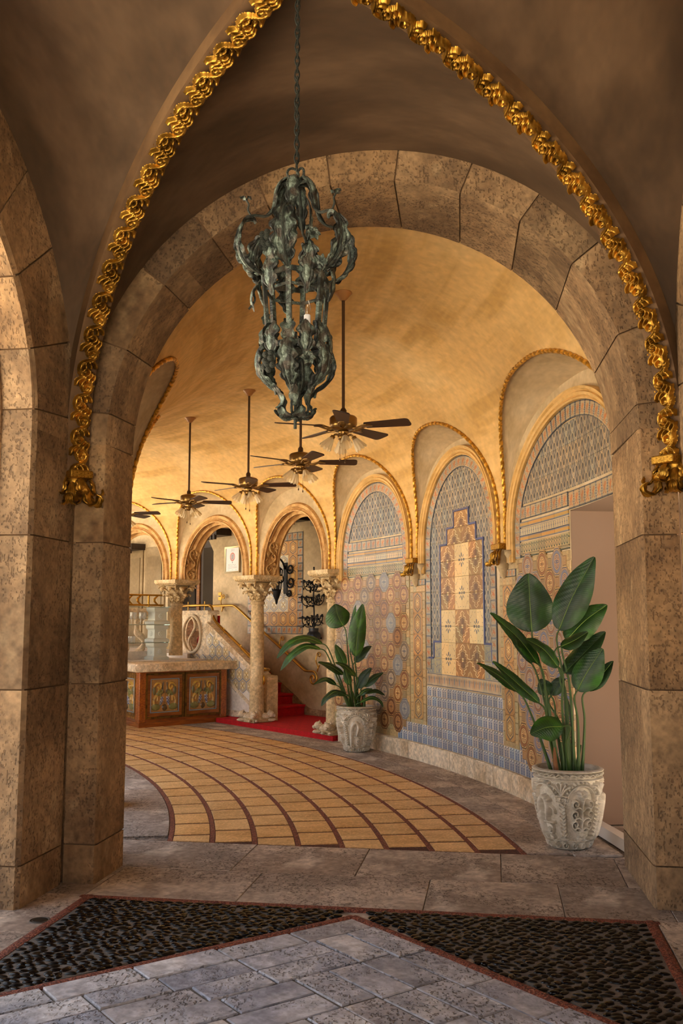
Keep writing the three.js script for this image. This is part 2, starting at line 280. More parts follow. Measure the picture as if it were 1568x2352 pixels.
// curved wall behind the tiles, with the niche in the nearest bay
const wallOuter = struct('wall_tiled', 'curving wall that carries the painted tiles');
const NI = 7.15, NTOP = 2.52;                                          // niche edge and head
{
  const seg = (f0, f1, y0, y1, r0 = RW + 0.03, r1 = RW + 0.9) => { const n = Math.max(1, Math.ceil((f1 - f0) / 1)), rings = []; for (let j = 0; j <= n; j++) { const f = f0 + (f1 - f0) * j / n; rings.push([pol(r0, f, y0), pol(r1, f, y0), pol(r1, f, y1), pol(r0, f, y1)]); } return loft(rings); };
  mesh('wall_body', seg(NI, 31.35, 0, 4.6), M.hallPlaster, wallOuter);
  mesh('wall_body', seg(0.2, NI, NTOP, 4.6), M.hallPlaster, wallOuter);
  const ny = 4.2; // the niche runs on as a passage behind the pier
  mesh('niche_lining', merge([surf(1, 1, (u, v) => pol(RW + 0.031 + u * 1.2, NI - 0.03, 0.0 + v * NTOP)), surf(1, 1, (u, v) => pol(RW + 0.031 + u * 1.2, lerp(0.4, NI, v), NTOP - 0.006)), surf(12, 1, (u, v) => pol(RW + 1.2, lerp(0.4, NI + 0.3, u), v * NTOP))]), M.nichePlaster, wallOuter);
}
// ---------- ground ----------
const ground = mesh('courtyard_ground', new THREE.CircleGeometry(60, 48).rotateX(-Math.PI / 2).translate(0, -0.03, 0), mat(new THREE.Color(0xd6cab6), 0.9)); ground.userData = { kind: 'structure', label: 'pale paved courtyard ground around the building' };
for (const sx of [-1, 1]) for (const sw of [-1, 1]) { const q = (u, w, y) => UW(UC + sx * u, y, WC + sw * w), R = (y) => [q(HA + 0.02, 1.8, y), q(HA + 0.6, 1.8, y), q(HA + 0.6, 1.96, y), q(HA + 0.02, 1.96, y)]; mesh('corner_stone', loft([R(0), R(4.7)]), M.trav, sx < 0 ? leftArch : rightArch); }
// ---------- gilded mouldings ----------
const shade = (g, w, h) => { const d = g.getImageData(0, 0, w, h).data; return (u, v) => { u = ((u % 1) + 1) % 1; const x = u * w - 0.5, y = Math.min(h - 1.001, Math.max(0, (1 - v) * h - 0.5)); const x0 = Math.floor(x), y0 = Math.floor(y), fx = x - x0, fy = y - y0, q = (i, j) => d[(Math.min(h - 1, j) * w + ((i % w) + w) % w) * 4] / 255; return lerp(lerp(q(x0, y0), q(x0 + 1, y0), fx), lerp(q(x0, y0 + 1), q(x0 + 1, y0 + 1), fx), fy); }; };
function relief(w, h, draw) { // a drawing in grey becomes a height field; pen(points, width) lays a rounded ridge, blob() a boss
  const c = document.createElement('canvas'); c.width = w; c.height = h; const g = c.getContext('2d'); g.fillStyle = '#000'; g.fillRect(0, 0, w, h); g.lineCap = g.lineJoin = 'round';
  g.globalCompositeOperation = 'lighten';
  const path = (pts) => { g.beginPath(); g.moveTo(pts[0][0], pts[0][1]); if (pts.length === 2) g.lineTo(pts[1][0], pts[1][1]); else { for (let i = 1; i < pts.length - 1; i++) g.quadraticCurveTo(pts[i][0], pts[i][1], (pts[i][0] + pts[i + 1][0]) / 2, (pts[i][1] + pts[i + 1][1]) / 2); g.lineTo(pts[pts.length - 1][0], pts[pts.length - 1][1]); } };
  const grey = (v) => { const k = Math.round(255 * Math.max(0, Math.min(1, v))); return `rgb(${k},${k},${k})`; };
  const pen = (pts, width, top = 1, base = 0.15) => { for (let k = 0; k < 7; k++) { const t = k / 6; g.strokeStyle = grey(base + (top - base) * Math.sqrt(1 - (1 - t) ** 2)); g.lineWidth = width * (1 - t * 0.92); path(pts); g.stroke(); } };
  const blob = (x, y, rx, ry = rx, top = 1, base = 0.15, rot = 0) => { for (let k = 0; k < 8; k++) { const t = k / 7; g.fillStyle = grey(base + (top - base) * Math.sqrt(1 - (1 - t) ** 2)); g.beginPath(); g.ellipse(x, y, rx * (1 - t * 0.95), ry * (1 - t * 0.95), rot, 0, 7); g.fill(); } };
  const flat = (pts, v) => { g.fillStyle = grey(v); path([...pts, pts[0]]); g.fill(); };
  const groove = (pts, width, v = 0.25) => { g.globalCompositeOperation = 'darken'; g.strokeStyle = grey(v); g.lineWidth = width; path(pts); g.stroke(); g.globalCompositeOperation = 'lighten'; };
  const spiral = (x, y, r, turns, a0, dir = 1) => { const o = []; for (let i = 0; i <= 26; i++) { const t = i / 26, a = a0 + dir * t * turns * 6.283, q = r * (1 - t * 0.86); o.push([x + q * Math.cos(a), y + q * Math.sin(a)]); } return o; };
  draw({ g, pen, blob, flat, groove, spiral, grey }, w, h); return shade(g, w, h);
}
// one repeat of the scrolling acanthus on the groin ribs
const acanthus = relief(128, 256, ({ pen, blob, groove, spiral }) => {
  pen([[20, 256], [24, 225], [64, 205], [100, 180], [108, 145], [84, 118]], 26);
  pen(spiral(74, 150, 34, 1.15, -1.2, -1), 17);
  pen([[108, 150], [104, 100], [64, 78], [28, 52], [20, 8], [20, 0]], 26);
  pen(spiral(56, 26, 36, 1.15, 2.0, -1), 17);
  pen([[84, 200], [112, 214], [118, 244]], 22); pen([[60, 205], [84, 226], [86, 252]], 20); pen([[40, 218], [52, 236], [54, 256]], 16);
  pen([[40, 78], [14, 96], [10, 128]], 22); pen([[66, 84], [42, 106], [40, 134]], 20); pen([[92, 100], [72, 112], [70, 122]], 14);
  pen([[104, 96], [122, 74], [116, 46]], 20); pen([[84, 76], [102, 56], [98, 34]], 16);
  blob(74, 152, 12); blob(56, 28, 12);
  groove([[30, 228], [66, 208], [102, 182], [108, 150]], 3, 0.45); groove([[104, 102], [66, 80], [30, 54], [22, 10]], 3, 0.45);
});
function strip(path, width, depth, height, t0, t1, nu, nv, period) { // a length of carved ribbon; hollow ground is left out
  const pos = [], idx = [], ok = [], keep = 0.1;
  for (let j = 0; j <= nv; j++) { const t = lerp(t0, t1, j / nv), f = path(t); for (let i = 0; i <= nu; i++) { const x = i / nu, h = height(x, f.len / period - Math.floor(t0f(path, t0, period))); const dome = Math.sqrt(Math.max(0, 1 - (x * 2 - 1) ** 2 * 0.6)); const p = f.p.clone().addScaledVector(f.side, (x - 0.5) * width).addScaledVector(f.out, depth * dome * 0.45 + depth * 0.75 * h); pos.push(p.x, p.y, p.z); ok.push(h > keep); } }
  for (let j = 0; j < nv; j++) for (let i = 0; i < nu; i++) { const a = j * (nu + 1) + i, b = a + 1, c = a + nu + 1, d = c + 1; if (ok[a] || ok[b] || ok[c] || ok[d]) idx.push(a, b, d, a, d, c); }
  const g = new THREE.BufferGeometry(); g.setAttribute('position', new THREE.Float32BufferAttribute(pos, 3)); g.setAttribute('uv', new THREE.Float32BufferAttribute(pos.length / 3 * 2 ? Array.from({ length: pos.length / 3 * 2 }, (_, k) => (k % 2 ? pos[(k - 1) / 2 * 3 + 1] : pos[k / 2 * 3] + pos[k / 2 * 3 + 2])) : [], 2)); g.setIndex(idx); g.computeVertexNormals(); return g;
}
const t0f = (path, t, period) => path(t).len / period + 1e-6;
// leaf: spine points, side direction, half width, lobes; curved, ribbed and lobed sheet with thickness
function leafGeo(spine, side, half, { lobes = 5, ribs = 9, rib = 0.06, cup = 0.3, nu = 16, nv = 30, point = 0.75, lobe = 0.3, sweep = 0.12, thick = 0 } = {}) {
  const c = curve(spine), L = c.getLength(), prof = (v) => Math.pow(Math.sin(Math.PI * Math.pow(Math.min(1, 0.04 + v * 0.955), point)), 0.75);
  const f = (u, v) => {
    const x = u * 2 - 1, ax = Math.abs(x), vv = Math.min(1, Math.max(0, v + sweep * ax * ax * (1 - v)));
    const p = c.getPointAt(vv), t = c.getTangentAt(vv), s = side.clone().addScaledVector(t, -side.dot(t)).normalize(), n = t.clone().cross(s);
    const lb = 1 - lobe * Math.pow(Math.abs(Math.cos(lobes * Math.PI * v)), 3), w = half * prof(v) * lerp(1, lb, ax);
    const r = rib * half * (1.6 * Math.abs(Math.cos(ax * ribs * 0.9 + v * 3.5)) - 0.8) * (0.25 + ax) * (1 - v * 0.4);
    return p.addScaledVector(s, x * w).addScaledVector(n, -cup * w * x * x + r + 0.07 * half * (1 - Math.min(1, ax * 5)));
  };
  const g = surf(nu, nv, f, (u, v) => [u * half * 2, v * L]);
  if (!thick) return g;
  const p = g.attributes.position, n = g.attributes.normal, b = g.clone(), q = b.attributes.position; for (let i = 0; i < p.count; i++) q.setXYZ(i, p.getX(i) - n.getX(i) * thick, p.getY(i) - n.getY(i) * thick, p.getZ(i) - n.getZ(i) * thick);
  const ix = b.index.array; for (let i = 0; i < ix.length; i += 3) { const k = ix[i]; ix[i] = ix[i + 1]; ix[i + 1] = k; } b.computeVertexNormals(); return merge([g, b]);
}
// ribs along the groins
for (const [sx, where] of [[-1, 'left'], [1, 'right']]) {
  const rib = struct('trim_' + (sx < 0 ? 1 : 2), `gilded acanthus scroll rib climbing the dark vault from the ${where} side of the big arch`);
  const N = 240, pts = []; for (let i = 0; i <= N; i++) { const a = i / N * (Math.PI / 2 + 0.12) - 0.12, t = Math.cos(Math.max(0, a)), y = a < 0 ? YS + a * 1.6 : YS + HA * Math.sin(a); pts.push(UW(UC + sx * HA * t, y, WC + HA * t)); }
  const acc = [0]; for (let i = 1; i <= N; i++) acc.push(acc[i - 1] + pts[i].distanceTo(pts[i - 1]));
  const side = UW(1, 0, -sx).sub(UW(0, 0, 0)).normalize(), total = acc[N];
  const path = (t, lift = 0) => { let i = 0; const want = t * total; { let lo = 0, hi = N; while (hi - lo > 1) { const m = (lo + hi) >> 1; if (acc[m] <= want) lo = m; else hi = m; } i = Math.min(lo, N - 1); } const x = i + Math.min(0.9999, (want - acc[i]) / (acc[i + 1] - acc[i])), p = pts[i].clone().lerp(pts[i + 1], x - i), tan = pts[Math.min(N, i + 1)].clone().sub(pts[Math.max(0, i - 1)]).normalize(), out = tan.clone().cross(side); if (out.dot(UW(UC, 1.5, WC).sub(p)) < 0) out.negate(); return { p: p.addScaledVector(out, 0.07 + lift), side, out, tan, len: lerp(acc[i], acc[i + 1], x - i) }; };
  const rings = []; for (let i = 0; i <= 80; i++) { const f = path(i / 80); rings.push([[-0.075, -0.1], [-0.075, -0.005], [-0.06, 0], [0.06, 0], [0.075, -0.005], [0.075, -0.1]].map(([x, y]) => f.p.clone().addScaledVector(side, x).addScaledVector(f.out, y))); }
  mesh('plaster_band', loft(rings), M.ribBand, rib);
  const K = Math.floor(total / 0.235);
  for (let k = 0; k < K; k++) mesh('acanthus_scroll', strip((t) => path(t, 0.002), 0.135, 0.038, acanthus, k / K, (k + 1) / K, 26, 36, total / K), M.gold, rib);
  const b = pts[0].clone(), inw = UW(-sx, 0, -1).sub(UW(0, 0, 0)).normalize();
  const col = b.clone().addScaledVector(inw, 0.09);
  mesh('collar', box(0.15, 0.05, 0.13, 0.01).rotateY(Math.atan2(inw.x, inw.z)).translate(col.x, 2.535, col.z), M.gold, rib);
  const corbel = [];
  for (let k = 0; k < 7; k++) {
    const a = (k - 3) * 0.5, dir = inw.clone().applyAxisAngle(new V3(0, 1, 0), a), sd = dir.clone().applyAxisAngle(new V3(0, 1, 0), Math.PI / 2), o = b.clone().addScaledVector(inw, 0.02), low = k % 2 ? 0.02 : 0;
    corbel.push(leafGeo((k % 2 ? [[0.1, 2.515], [0.13, 2.47], [0.135, 2.43], [0.165, 2.405], [0.195, 2.42], [0.193, 2.45]] : [[0.09, 2.48], [0.12, 2.42], [0.13, 2.365], [0.165, 2.335], [0.205, 2.35], [0.21, 2.39], [0.19, 2.405]]).map(([r, y]) => o.clone().addScaledVector(dir, r * 0.95).setY(y)), sd, k % 2 ? 0.045 : 0.056, { lobes: 4, rib: 0.2, cup: 0.25, lobe: 0.4, thick: 0.008, nu: 20, nv: 34 }));
  }
  corbel.push(lathe([[0.0, 2.35], [0.04, 2.36], [0.06, 2.42], [0.075, 2.5], [0.085, 2.52], [0, 2.52]], 24).translate(b.x + inw.x * 0.03, 0, b.z + inw.z * 0.03));
  mesh('leaf_corbel', merge(corbel), M.gold, rib);
}
let trims = 2; const trim = (g, m, label) => { const o = mesh('trim_' + ++trims, g, m); o.userData = { kind: 'structure', label }; return o; };
// rope mouldings round the lunettes
function ropeGeo(fn, n, r = 0.018, pitch = 0.075) {
  const pts = []; for (let i = 0; i <= n * 4; i++) pts.push(fn(i / n / 4)); const c = new THREE.CatmullRomCurve3(pts, false, 'centripetal'); const L = c.getLength(), k = Math.round(L / pitch * 6);
  c.arcLengthDivisions = 400; const p = c.getSpacedPoints(k); let N = null; const pos = [], idx = [], m = 10, uv = [];
  for (let i = 0; i <= k; i++) {
    const t = p[Math.min(k, i + 1)].clone().sub(p[Math.max(0, i - 1)]).normalize(); if (!N) N = new V3(0.3, 0.2, 1).cross(t).normalize(); N.addScaledVector(t, -N.dot(t)).normalize(); const B = t.clone().cross(N);
    for (let j = 0; j <= m; j++) { const a = j / m * 6.2832, q = r * (0.72 + 0.4 * Math.abs(Math.cos(a - i / 6 * Math.PI))); pos.push(p[i].x + q * (N.x * Math.cos(a) + B.x * Math.sin(a)), p[i].y + q * (N.y * Math.cos(a) + B.y * Math.sin(a)), p[i].z + q * (N.z * Math.cos(a) + B.z * Math.sin(a))); uv.push(j / m * 0.1, i * 0.02); }
  }
  for (let i = 0; i < k; i++) for (let j = 0; j < m; j++) { const a = i * (m + 1) + j; idx.push(a, a + 1, a + m + 2, a, a + m + 2, a + m + 1); }
  const g = new THREE.BufferGeometry(); g.setAttribute('position', new THREE.Float32BufferAttribute(pos, 3)); g.setAttribute('uv', new THREE.Float32BufferAttribute(uv, 2)); g.setIndex(idx); g.computeVertexNormals(); return g;
}
const ropePath = (list, i, sg) => { const b = list[i]; return (t) => { const leg = 0.1; if (t < leg || t > 1 - leg) { const e = t < leg ? 1 : -1, q = t < leg ? t / leg : (1 - t) / leg; return pol(RC + sg * (RV - 0.012), b.c + e * b.h, lerp(2.34, 2.6, q)); } const a = (t - leg) / (1 - 2 * leg) * Math.PI, f = b.c + b.h * Math.cos(a) * 0.9999, L = lun(list, f, 1.15); return pol(RC + sg * (reach(L) - 0.01), f, Math.max(2.6, L) - 0.012); }; };
const bayName = ['over the nearest tiled bay beside the plain doorway', 'over the tiled bay with the stepped yellow panel', 'over the tiled bay beside the stairs', 'over the carved arch at the foot of the stairs', 'over the carved arch by the framed certificate', 'over the farthest carved arch behind the bar', 'over the bay hidden behind the left pier'];
outer.forEach((b, i) => { if (i < 6) trim(ropeGeo(ropePath(outer, i, 1), 40), M.gilt, 'gilded rope moulding arching ' + bayName[i]); });
inner.forEach((b, i) => { if (i && i < 5) trim(ropeGeo(ropePath(inner, i, -1), 40), M.gilt, ['', 'gilded rope moulding curling over the first arch behind the left pier', 'gilded rope moulding running up just beyond the first one behind the left pier', 'gilded rope moulding of the third courtyard arch, low beside the left pier', 'gilded rope moulding of the farthest courtyard arch'][i]); });
// gold leaf corbels under the springers of the tiled wall
const spots = ['between the doorway bay and the stepped yellow panel', 'between the stepped yellow panel and the stair-side bay'];
[1, 2].forEach((i, k) => {
  const f = bounds[i], o = thing('leaf_corbel', `small gold acanthus corbel ${spots[k]}`, 'corbel', pol(RW, f, 2.1));
  const inw = pol(0, 0, 0).sub(pol(1, f, 0)).setY(0).normalize(), side = new V3(-inw.z, 0, inw.x), at = (a, y, r) => inw.clone().multiplyScalar(r).addScaledVector(side, a).setY(y);
  const L = []; for (let j = -2; j <= 2; j++) { const s = side.clone().applyAxisAngle(new V3(0, 1, 0), j * 0.35); L.push(leafGeo([at(j * 0.036, 0.21, 0.075 - Math.abs(j) * 0.012), at(j * 0.042, 0.16, 0.1 - Math.abs(j) * 0.014), at(j * 0.046, 0.1, 0.11 - Math.abs(j) * 0.014), at(j * 0.054, 0.06, 0.135 - Math.abs(j) * 0.016), at(j * 0.06, 0.065, 0.16 - Math.abs(j) * 0.016), at(j * 0.06, 0.09, 0.165 - Math.abs(j) * 0.016)], s, 0.036, { lobes: 3, rib: 0.18, cup: 0.25, lobe: 0.4, thick: 0.004 })); }
  mesh('gold_leaves', merge(L), M.gold, o);
  mesh('stone_knop', lathe([[0, -0.08], [0.025, -0.06], [0.04, -0.02], [0.062, 0.04], [0.075, 0.1], [0.07, 0.2], [0, 0.22]], 20), M.hallPlaster, o);
  mesh('gold_block', box(0.2, 0.06, 0.14, 0.01).rotateY(Math.atan2(inw.x, inw.z)).translate(inw.x * 0.02, 0.235, inw.z * 0.02), M.gold, o);
  for (const e of [-1, 1]) { const c = at(e * 0.17, 0.1, 0.0); mesh('moulding_stop', lathe([[0, -0.05], [0.03, -0.03], [0.03, 0.01], [0.055, 0.05], [0.06, 0.09], [0, 0.09]], 14).translate(c.x, c.y, c.z), M.hallPlaster, o); }
});
// stone mouldings round the tiled arches
const tileArch = outer.map((b, i) => ({ c: b.c, h: i ? b.h - 0.62 : b.h - 0.7, y0: 2.45, top: i ? 0.98 : 0.95 }));
for (let i = 0; i < 3; i++) {
  const b = tileArch[i], rings = [], H = b.h * RW * D2R;
  const pr = [[0, 0.045], [0.012, 0.055], [0.024, 0.045], [0.03, 0.06], [0.055, 0.065], [0.062, 0.05], [0.08, 0.07], [0.1, 0.07], [0.105, 0], [0, 0]];
  const at = (a, leg, o, q) => { const x = leg === undefined ? (H + o) * Math.cos(a) : (a < 1 ? 1 : -1) * (H + o), y = leg === undefined ? b.y0 + (b.top + o) * Math.sin(a) : leg; return pol(RW + 0.04 - q, b.c + x / RW / D2R, y); };
  const lim = (a) => (b.c + (H + 0.1) * Math.cos(a) / RW / D2R) > 1.2;
  rings.push(pr.map(([o, q]) => at(0, 2.17, o, q))); for (let j = 0; j <= 44; j++) { const a = Math.PI * j / 44; if (lim(a)) rings.push(pr.map(([o, q]) => at(a, undefined, o, q))); } if (i) rings.push(pr.map(([o, q]) => at(3, 2.17, o, q)));
  trim(loft(rings), M.goldPlaster, 'ribbed ochre plaster moulding around the tiled arch ' + ['beside the plain doorway', 'above the stepped yellow panel', 'next to the stairs'][i]);
}
// ---------- floors ----------
const polyPrism = (pts, y0, y1, ch = 0.004, off) => { // a flat piece from an outline of points, its upper edge eased
  const c = pts.reduce((s, p) => s.add(p), new V3()).divideScalar(pts.length), area = pts.reduce((s, p, i) => { const q = pts[(i + 1) % pts.length]; return s + (p.x * q.z - q.x * p.z); }, 0);
  if (area > 0) pts = pts.slice().reverse();
  const at = (y, k) => pts.map((p) => { const d = p.clone().sub(c); return p.clone().addScaledVector(d, -k / Math.max(0.02, d.length())).setY(y); });
  return loft([at(y0, 0), at(y1 - ch, 0), at(y1, ch)], { crease: 0.3, off });
};
const floorBase = struct('floor', 'grey travertine floor under the vaults');
mesh('bed', polyPrism([UW(-4.2, 0, 1.2), UW(1.7, 0, 1.2), UW(1.7, 0, 7.6), UW(-4.2, 0, 7.6)], -0.06, -0.014), M.floorStone, floorBase);
mesh('bed', (() => { const r = []; for (let j = 0; j <= 64; j++) { const f = 3 + 62 * j / 64; r.push([pol(9.3, f, -0.014), pol(14.6, f, -0.014), pol(14.6, f, -0.06), pol(9.3, f, -0.06)]); } return loft(r); })(), M.floorStone, floorBase);
const slabTones = tones(M.floorStone, [1, 0.93, 1.06, [1.03, 0.99, 0.95], [0.95, 0.97, 1]]);
const slab = (pts) => mesh('slab', polyPrism(pts, -0.02, rr(-0.001, 0.001), 0.003, [rr(0, 5), rr(0, 5)]), pick(slabTones), floorBase);
const arcPts = (r0, r1, f0, f1, n = 5) => { const o = []; for (let j = 0; j <= n; j++) o.push(pol(r1, lerp(f0, f1, j / n), 0)); for (let j = n; j >= 0; j--) o.push(pol(r0, lerp(f0, f1, j / n), 0)); return o; };
const RO = 13.016, RN = 10.477, WE = 6.99, g2 = 0.0025;
const edgePhi = (r, w = WE) => { let lo = 0, hi = 30; for (let i = 0; i < 40; i++) { const m = (lo + hi) / 2, a = m * D2R, x = CX + r * Math.cos(a), d = CD + r * Math.sin(a); if (x * sA + d * cA < w) lo = m; else hi = m; } return lo; };
for (const [r0, r1, step, first] of [[RO + 0.004, 13.335, 5.1, 0], [13.34, 13.67, 6.3, 2.2], [9.9, RN - 0.004, 6.0, 1]]) {
  for (let f = first; f < 61; f += step) { const a = Math.max(f, edgePhi(r1) + 0.02, edgePhi(r0) + 0.02); if (f + step > a + 0.3) slab(arcPts(r0, r1, a + g2 * 4, f + step - g2 * 4)); }
}
const slabRow = (w0, w1, us) => { for (let i = 0; i < us.length - 1; i++) slab([UW(us[i] + g2, 0, w0 + g2), UW(us[i + 1] - g2, 0, w0 + g2), UW(us[i + 1] - g2, 0, w1 - g2), UW(us[i] + g2, 0, w1 - g2)]); };
slabRow(5.56, 6.22, [-3.5, -2.42, -1.5, -0.42, 0.36, 0.95, 1.7]);
slabRow(6.22, 6.965, [-3.5, -2.75, -1.72, -0.9, 0.02, 0.78, 1.7]);
slabRow(1.3, 2.2, [-3.8, -2.4, -1.2, 0.1, 1.4]);
for (const [u0, u1] of [[-3.2, -2.41], [0.84, 1.6]]) { let w = 2.2; for (const l of [0.9, 0.75, 1.0, 0.71]) { slab([UW(u0, 0, w + g2), UW(u1, 0, w + g2), UW(u1, 0, w + l - g2), UW(u0, 0, w + l - g2)]); w += l; } }
// buff tiles in curving rows with red aggregate between them
M.aggregate = surfaceTex(512, 0.5, (u, v) => { const n = fbm(u, v, 60, 60, 2, 501), k = vn(u * 90, v * 90, 90, 90, 503); let c = mix3(hex(0x8a4a34), hex(0x5c2c20), sst(0.35, 0.65, n)); if (k > 0.8) c = mix3(c, hex(0xb08a72), 0.6); if (k < 0.16) c = mix3(c, hex(0x2c1610), 0.7); return [...c, n]; }, 0.006, 0.8);
M.buff = surfaceTex(1024, 1.1, (u, v) => { const a = fbm(u, v, 4, 4, 4, 521), f = fbm(u, v, 90, 90, 2, 523), st = fbm(u, v, 8, 60, 3, 525); let c = mix3(hex(0xdcb47c), hex(0xbc9058), sst(0.3, 0.75, a * 0.6 + st * 0.4)); c = mix3(c, hex(0xe8c898), sst(0.58, 0.75, f) * 0.5); return [...c.map((x) => x * (0.9 + 0.2 * f)), 0.5 + 0.3 * (f - 0.5)]; }, 0.002, 0.55, { clearcoat: 0.15, clearcoatRoughness: 0.4 });
const buffTones = tones(M.buff, [1, 0.92, 1.06, 0.97, [1.03, 0.98, 0.9]]);
const carpet = struct('floor_tiled', 'curving rows of buff tiles framed by red aggregate bands');
const PITCH = (RO - RN - 0.04) / 8, BAND = 0.042;
mesh('aggregate_bed', (() => { const r = []; for (let j = 0; j <= 80; j++) { const k = j / 80, f = (r) => lerp(edgePhi(r, WE - 0.035), 62, k); r.push([pol(RN, f(RN), -0.006), pol(RO, f(RO), -0.006), pol(RO, f(RO), -0.03), pol(RN, f(RN), -0.03)]); } return loft(r); })(), tint(M.aggregate, 0.42, 0.4, 0.4), carpet);
for (let k = 0; k <= 8; k++) { const r0 = RN + k * PITCH, rings = []; for (let j = 0; j <= 80; j++) { const f = lerp(edgePhi(r0 + BAND / 2, WE - 0.035), 62, j / 80); rings.push([pol(r0, f, -0.012), pol(r0 + 0.004, f, -0.001), pol(r0 + BAND - 0.004, f, -0.001), pol(r0 + BAND, f, -0.012)]); } mesh('aggregate_band', loft(rings.map((r) => r.reverse())), M.aggregate, carpet); }
{
  let cnt = 0; const rest = [];
  for (let k = 0; k < 8; k++) {
    const r0 = RN + k * PITCH + BAND + 0.001, r1 = RN + (k + 1) * PITCH - 0.001, st = 0.42 / ((r0 + r1) / 2) / D2R, gap = 0.05 / r1 / D2R;
    for (let f = 3 + ((k * 0.37) % 1) * st; f < 61; f += st) {
      const e0 = edgePhi(r0, WE + 0.005), e1 = edgePhi(r1, WE + 0.005), a0 = Math.max(f, e0), a1 = Math.max(f, e1), b = f + st - gap; if (b < Math.max(a0, a1) + 0.15) continue;
      const o = []; for (let j = 0; j <= 3; j++) o.push(pol(r1, lerp(a1, b, j / 3), 0)); for (let j = 3; j >= 0; j--) o.push(pol(r0, lerp(a0, b, j / 3), 0));
      const g = polyPrism(o, -0.02, rr(-0.0005, 0.001), 0.003, [rr(0, 5), rr(0, 5)]);
      if (cnt++ < 2000 && f < 52) mesh('tile', g, pick(buffTones), carpet); else rest.push(g);
    }
  }
  if (rest.length) mesh('tile', merge(rest), M.buff, carpet).userData = { kind: 'stuff', label: 'far tiles' };
}
// the inlay of the entrance bay: pebble corners round a diamond of grey pavers
const UH = 1.62, FW = 5.555, NW = 2.2;
const inlay = struct('floor_inlay', 'diamond of grey travertine pavers laid in the square of the bay');
M.bed = surfaceTex(512, 0.6, (u, v) => { const n = fbm(u, v, 40, 40, 3, 541); return [...mix3(hex(0x77716a), hex(0x56514c), n), n]; }, 0.003, 0.9);
const DIA = 1.5, q2 = Math.SQRT1_2;
const dia = (p, q) => UW(UC + (p - q) * q2, 0, WC + DIA - (p + q) * q2);                       // p and q run down the two upper edges from the tip
mesh('mortar_bed', polyPrism([dia(0, 0), dia(2.121, 0), dia(2.121, 2.121), dia(0, 2.121)], -0.03, -0.008), M.bed, inlay);
const paverTones = tones(M.paver, [1, 0.88, 1.1, [1.04, 1, 0.95], [0.94, 0.97, 1.03]]);
{
  const w = 0.19, lim = 2.1, put = (p0, p1, q0, q1) => { if (p1 - p0 < 0.05 || q1 - q0 < 0.05) return; const j = () => rr(-0.002, 0.002), e = 0.0065; mesh('paver', polyPrism([dia(p0 + e + j(), q0 + e + j()), dia(p1 - e + j(), q0 + e + j()), dia(p1 - e + j(), q1 - e + j()), dia(p0 + e + j(), q1 - e + j())], -0.03, rr(-0.003, 0.003), 0.005, [rr(0, 5), rr(0, 5)]), pick(paverTones), inlay); };
  for (let k = 0; (k + 1) * w < lim; k++) {
    for (const fam of [0, 1]) { let s = fam ? (k % 2 ? k : k + 1) * w : (k % 2 ? k + 1 : k) * w; while (s < lim - 0.05) { const l = Math.min(lim - s, rr(0.34, 0.46)); fam ? put(s, s + l, k * w, (k + 1) * w) : put(k * w, (k + 1) * w, s, s + l); s += l; } }
  }
}
const bar = (a, b, wdt, y = 0.004) => { const d = b.clone().sub(a).normalize(), s = new V3(-d.z, 0, d.x).multiplyScalar(wdt / 2); const r = [], n = 24; for (let i = 0; i <= n; i++) { const p = a.clone().lerp(b, i / n); r.push([[-1, -0.03], [-1, y - 0.004], [-0.5, y], [0.5, y], [1, y - 0.004], [1, -0.03]].map(([x, h]) => p.clone().addScaledVector(s, x * (1 + rr(-0.06, 0.06))).setY(h + (h > 0 ? rr(-0.0015, 0.0015) : 0)))); } return loft(r); };
M.pebble = mat(new THREE.Color(0x08090a), 0.24, 0, { ior: 1.36 });
const pebTones = [M.pebble, mat(new THREE.Color(0x0e0d0c), 0.34, 0, { ior: 1.36 }), mat(new THREE.Color(0x06070a), 0.16, 0, { ior: 1.42 })];
const pebGeo = [0, 1, 2].map((k) => { const g = new THREE.SphereGeometry(1, 10, 7), p = g.attributes.position; for (let i = 0; i < p.count; i++) { const x = p.getX(i), y = p.getY(i), z = p.getZ(i), s = 1 + 0.12 * Math.sin(x * 3 + k * 2) * Math.cos(z * 2.4 + k); p.setXYZ(i, x * s, y * 0.9, z * s); } g.computeVertexNormals(); return g; });
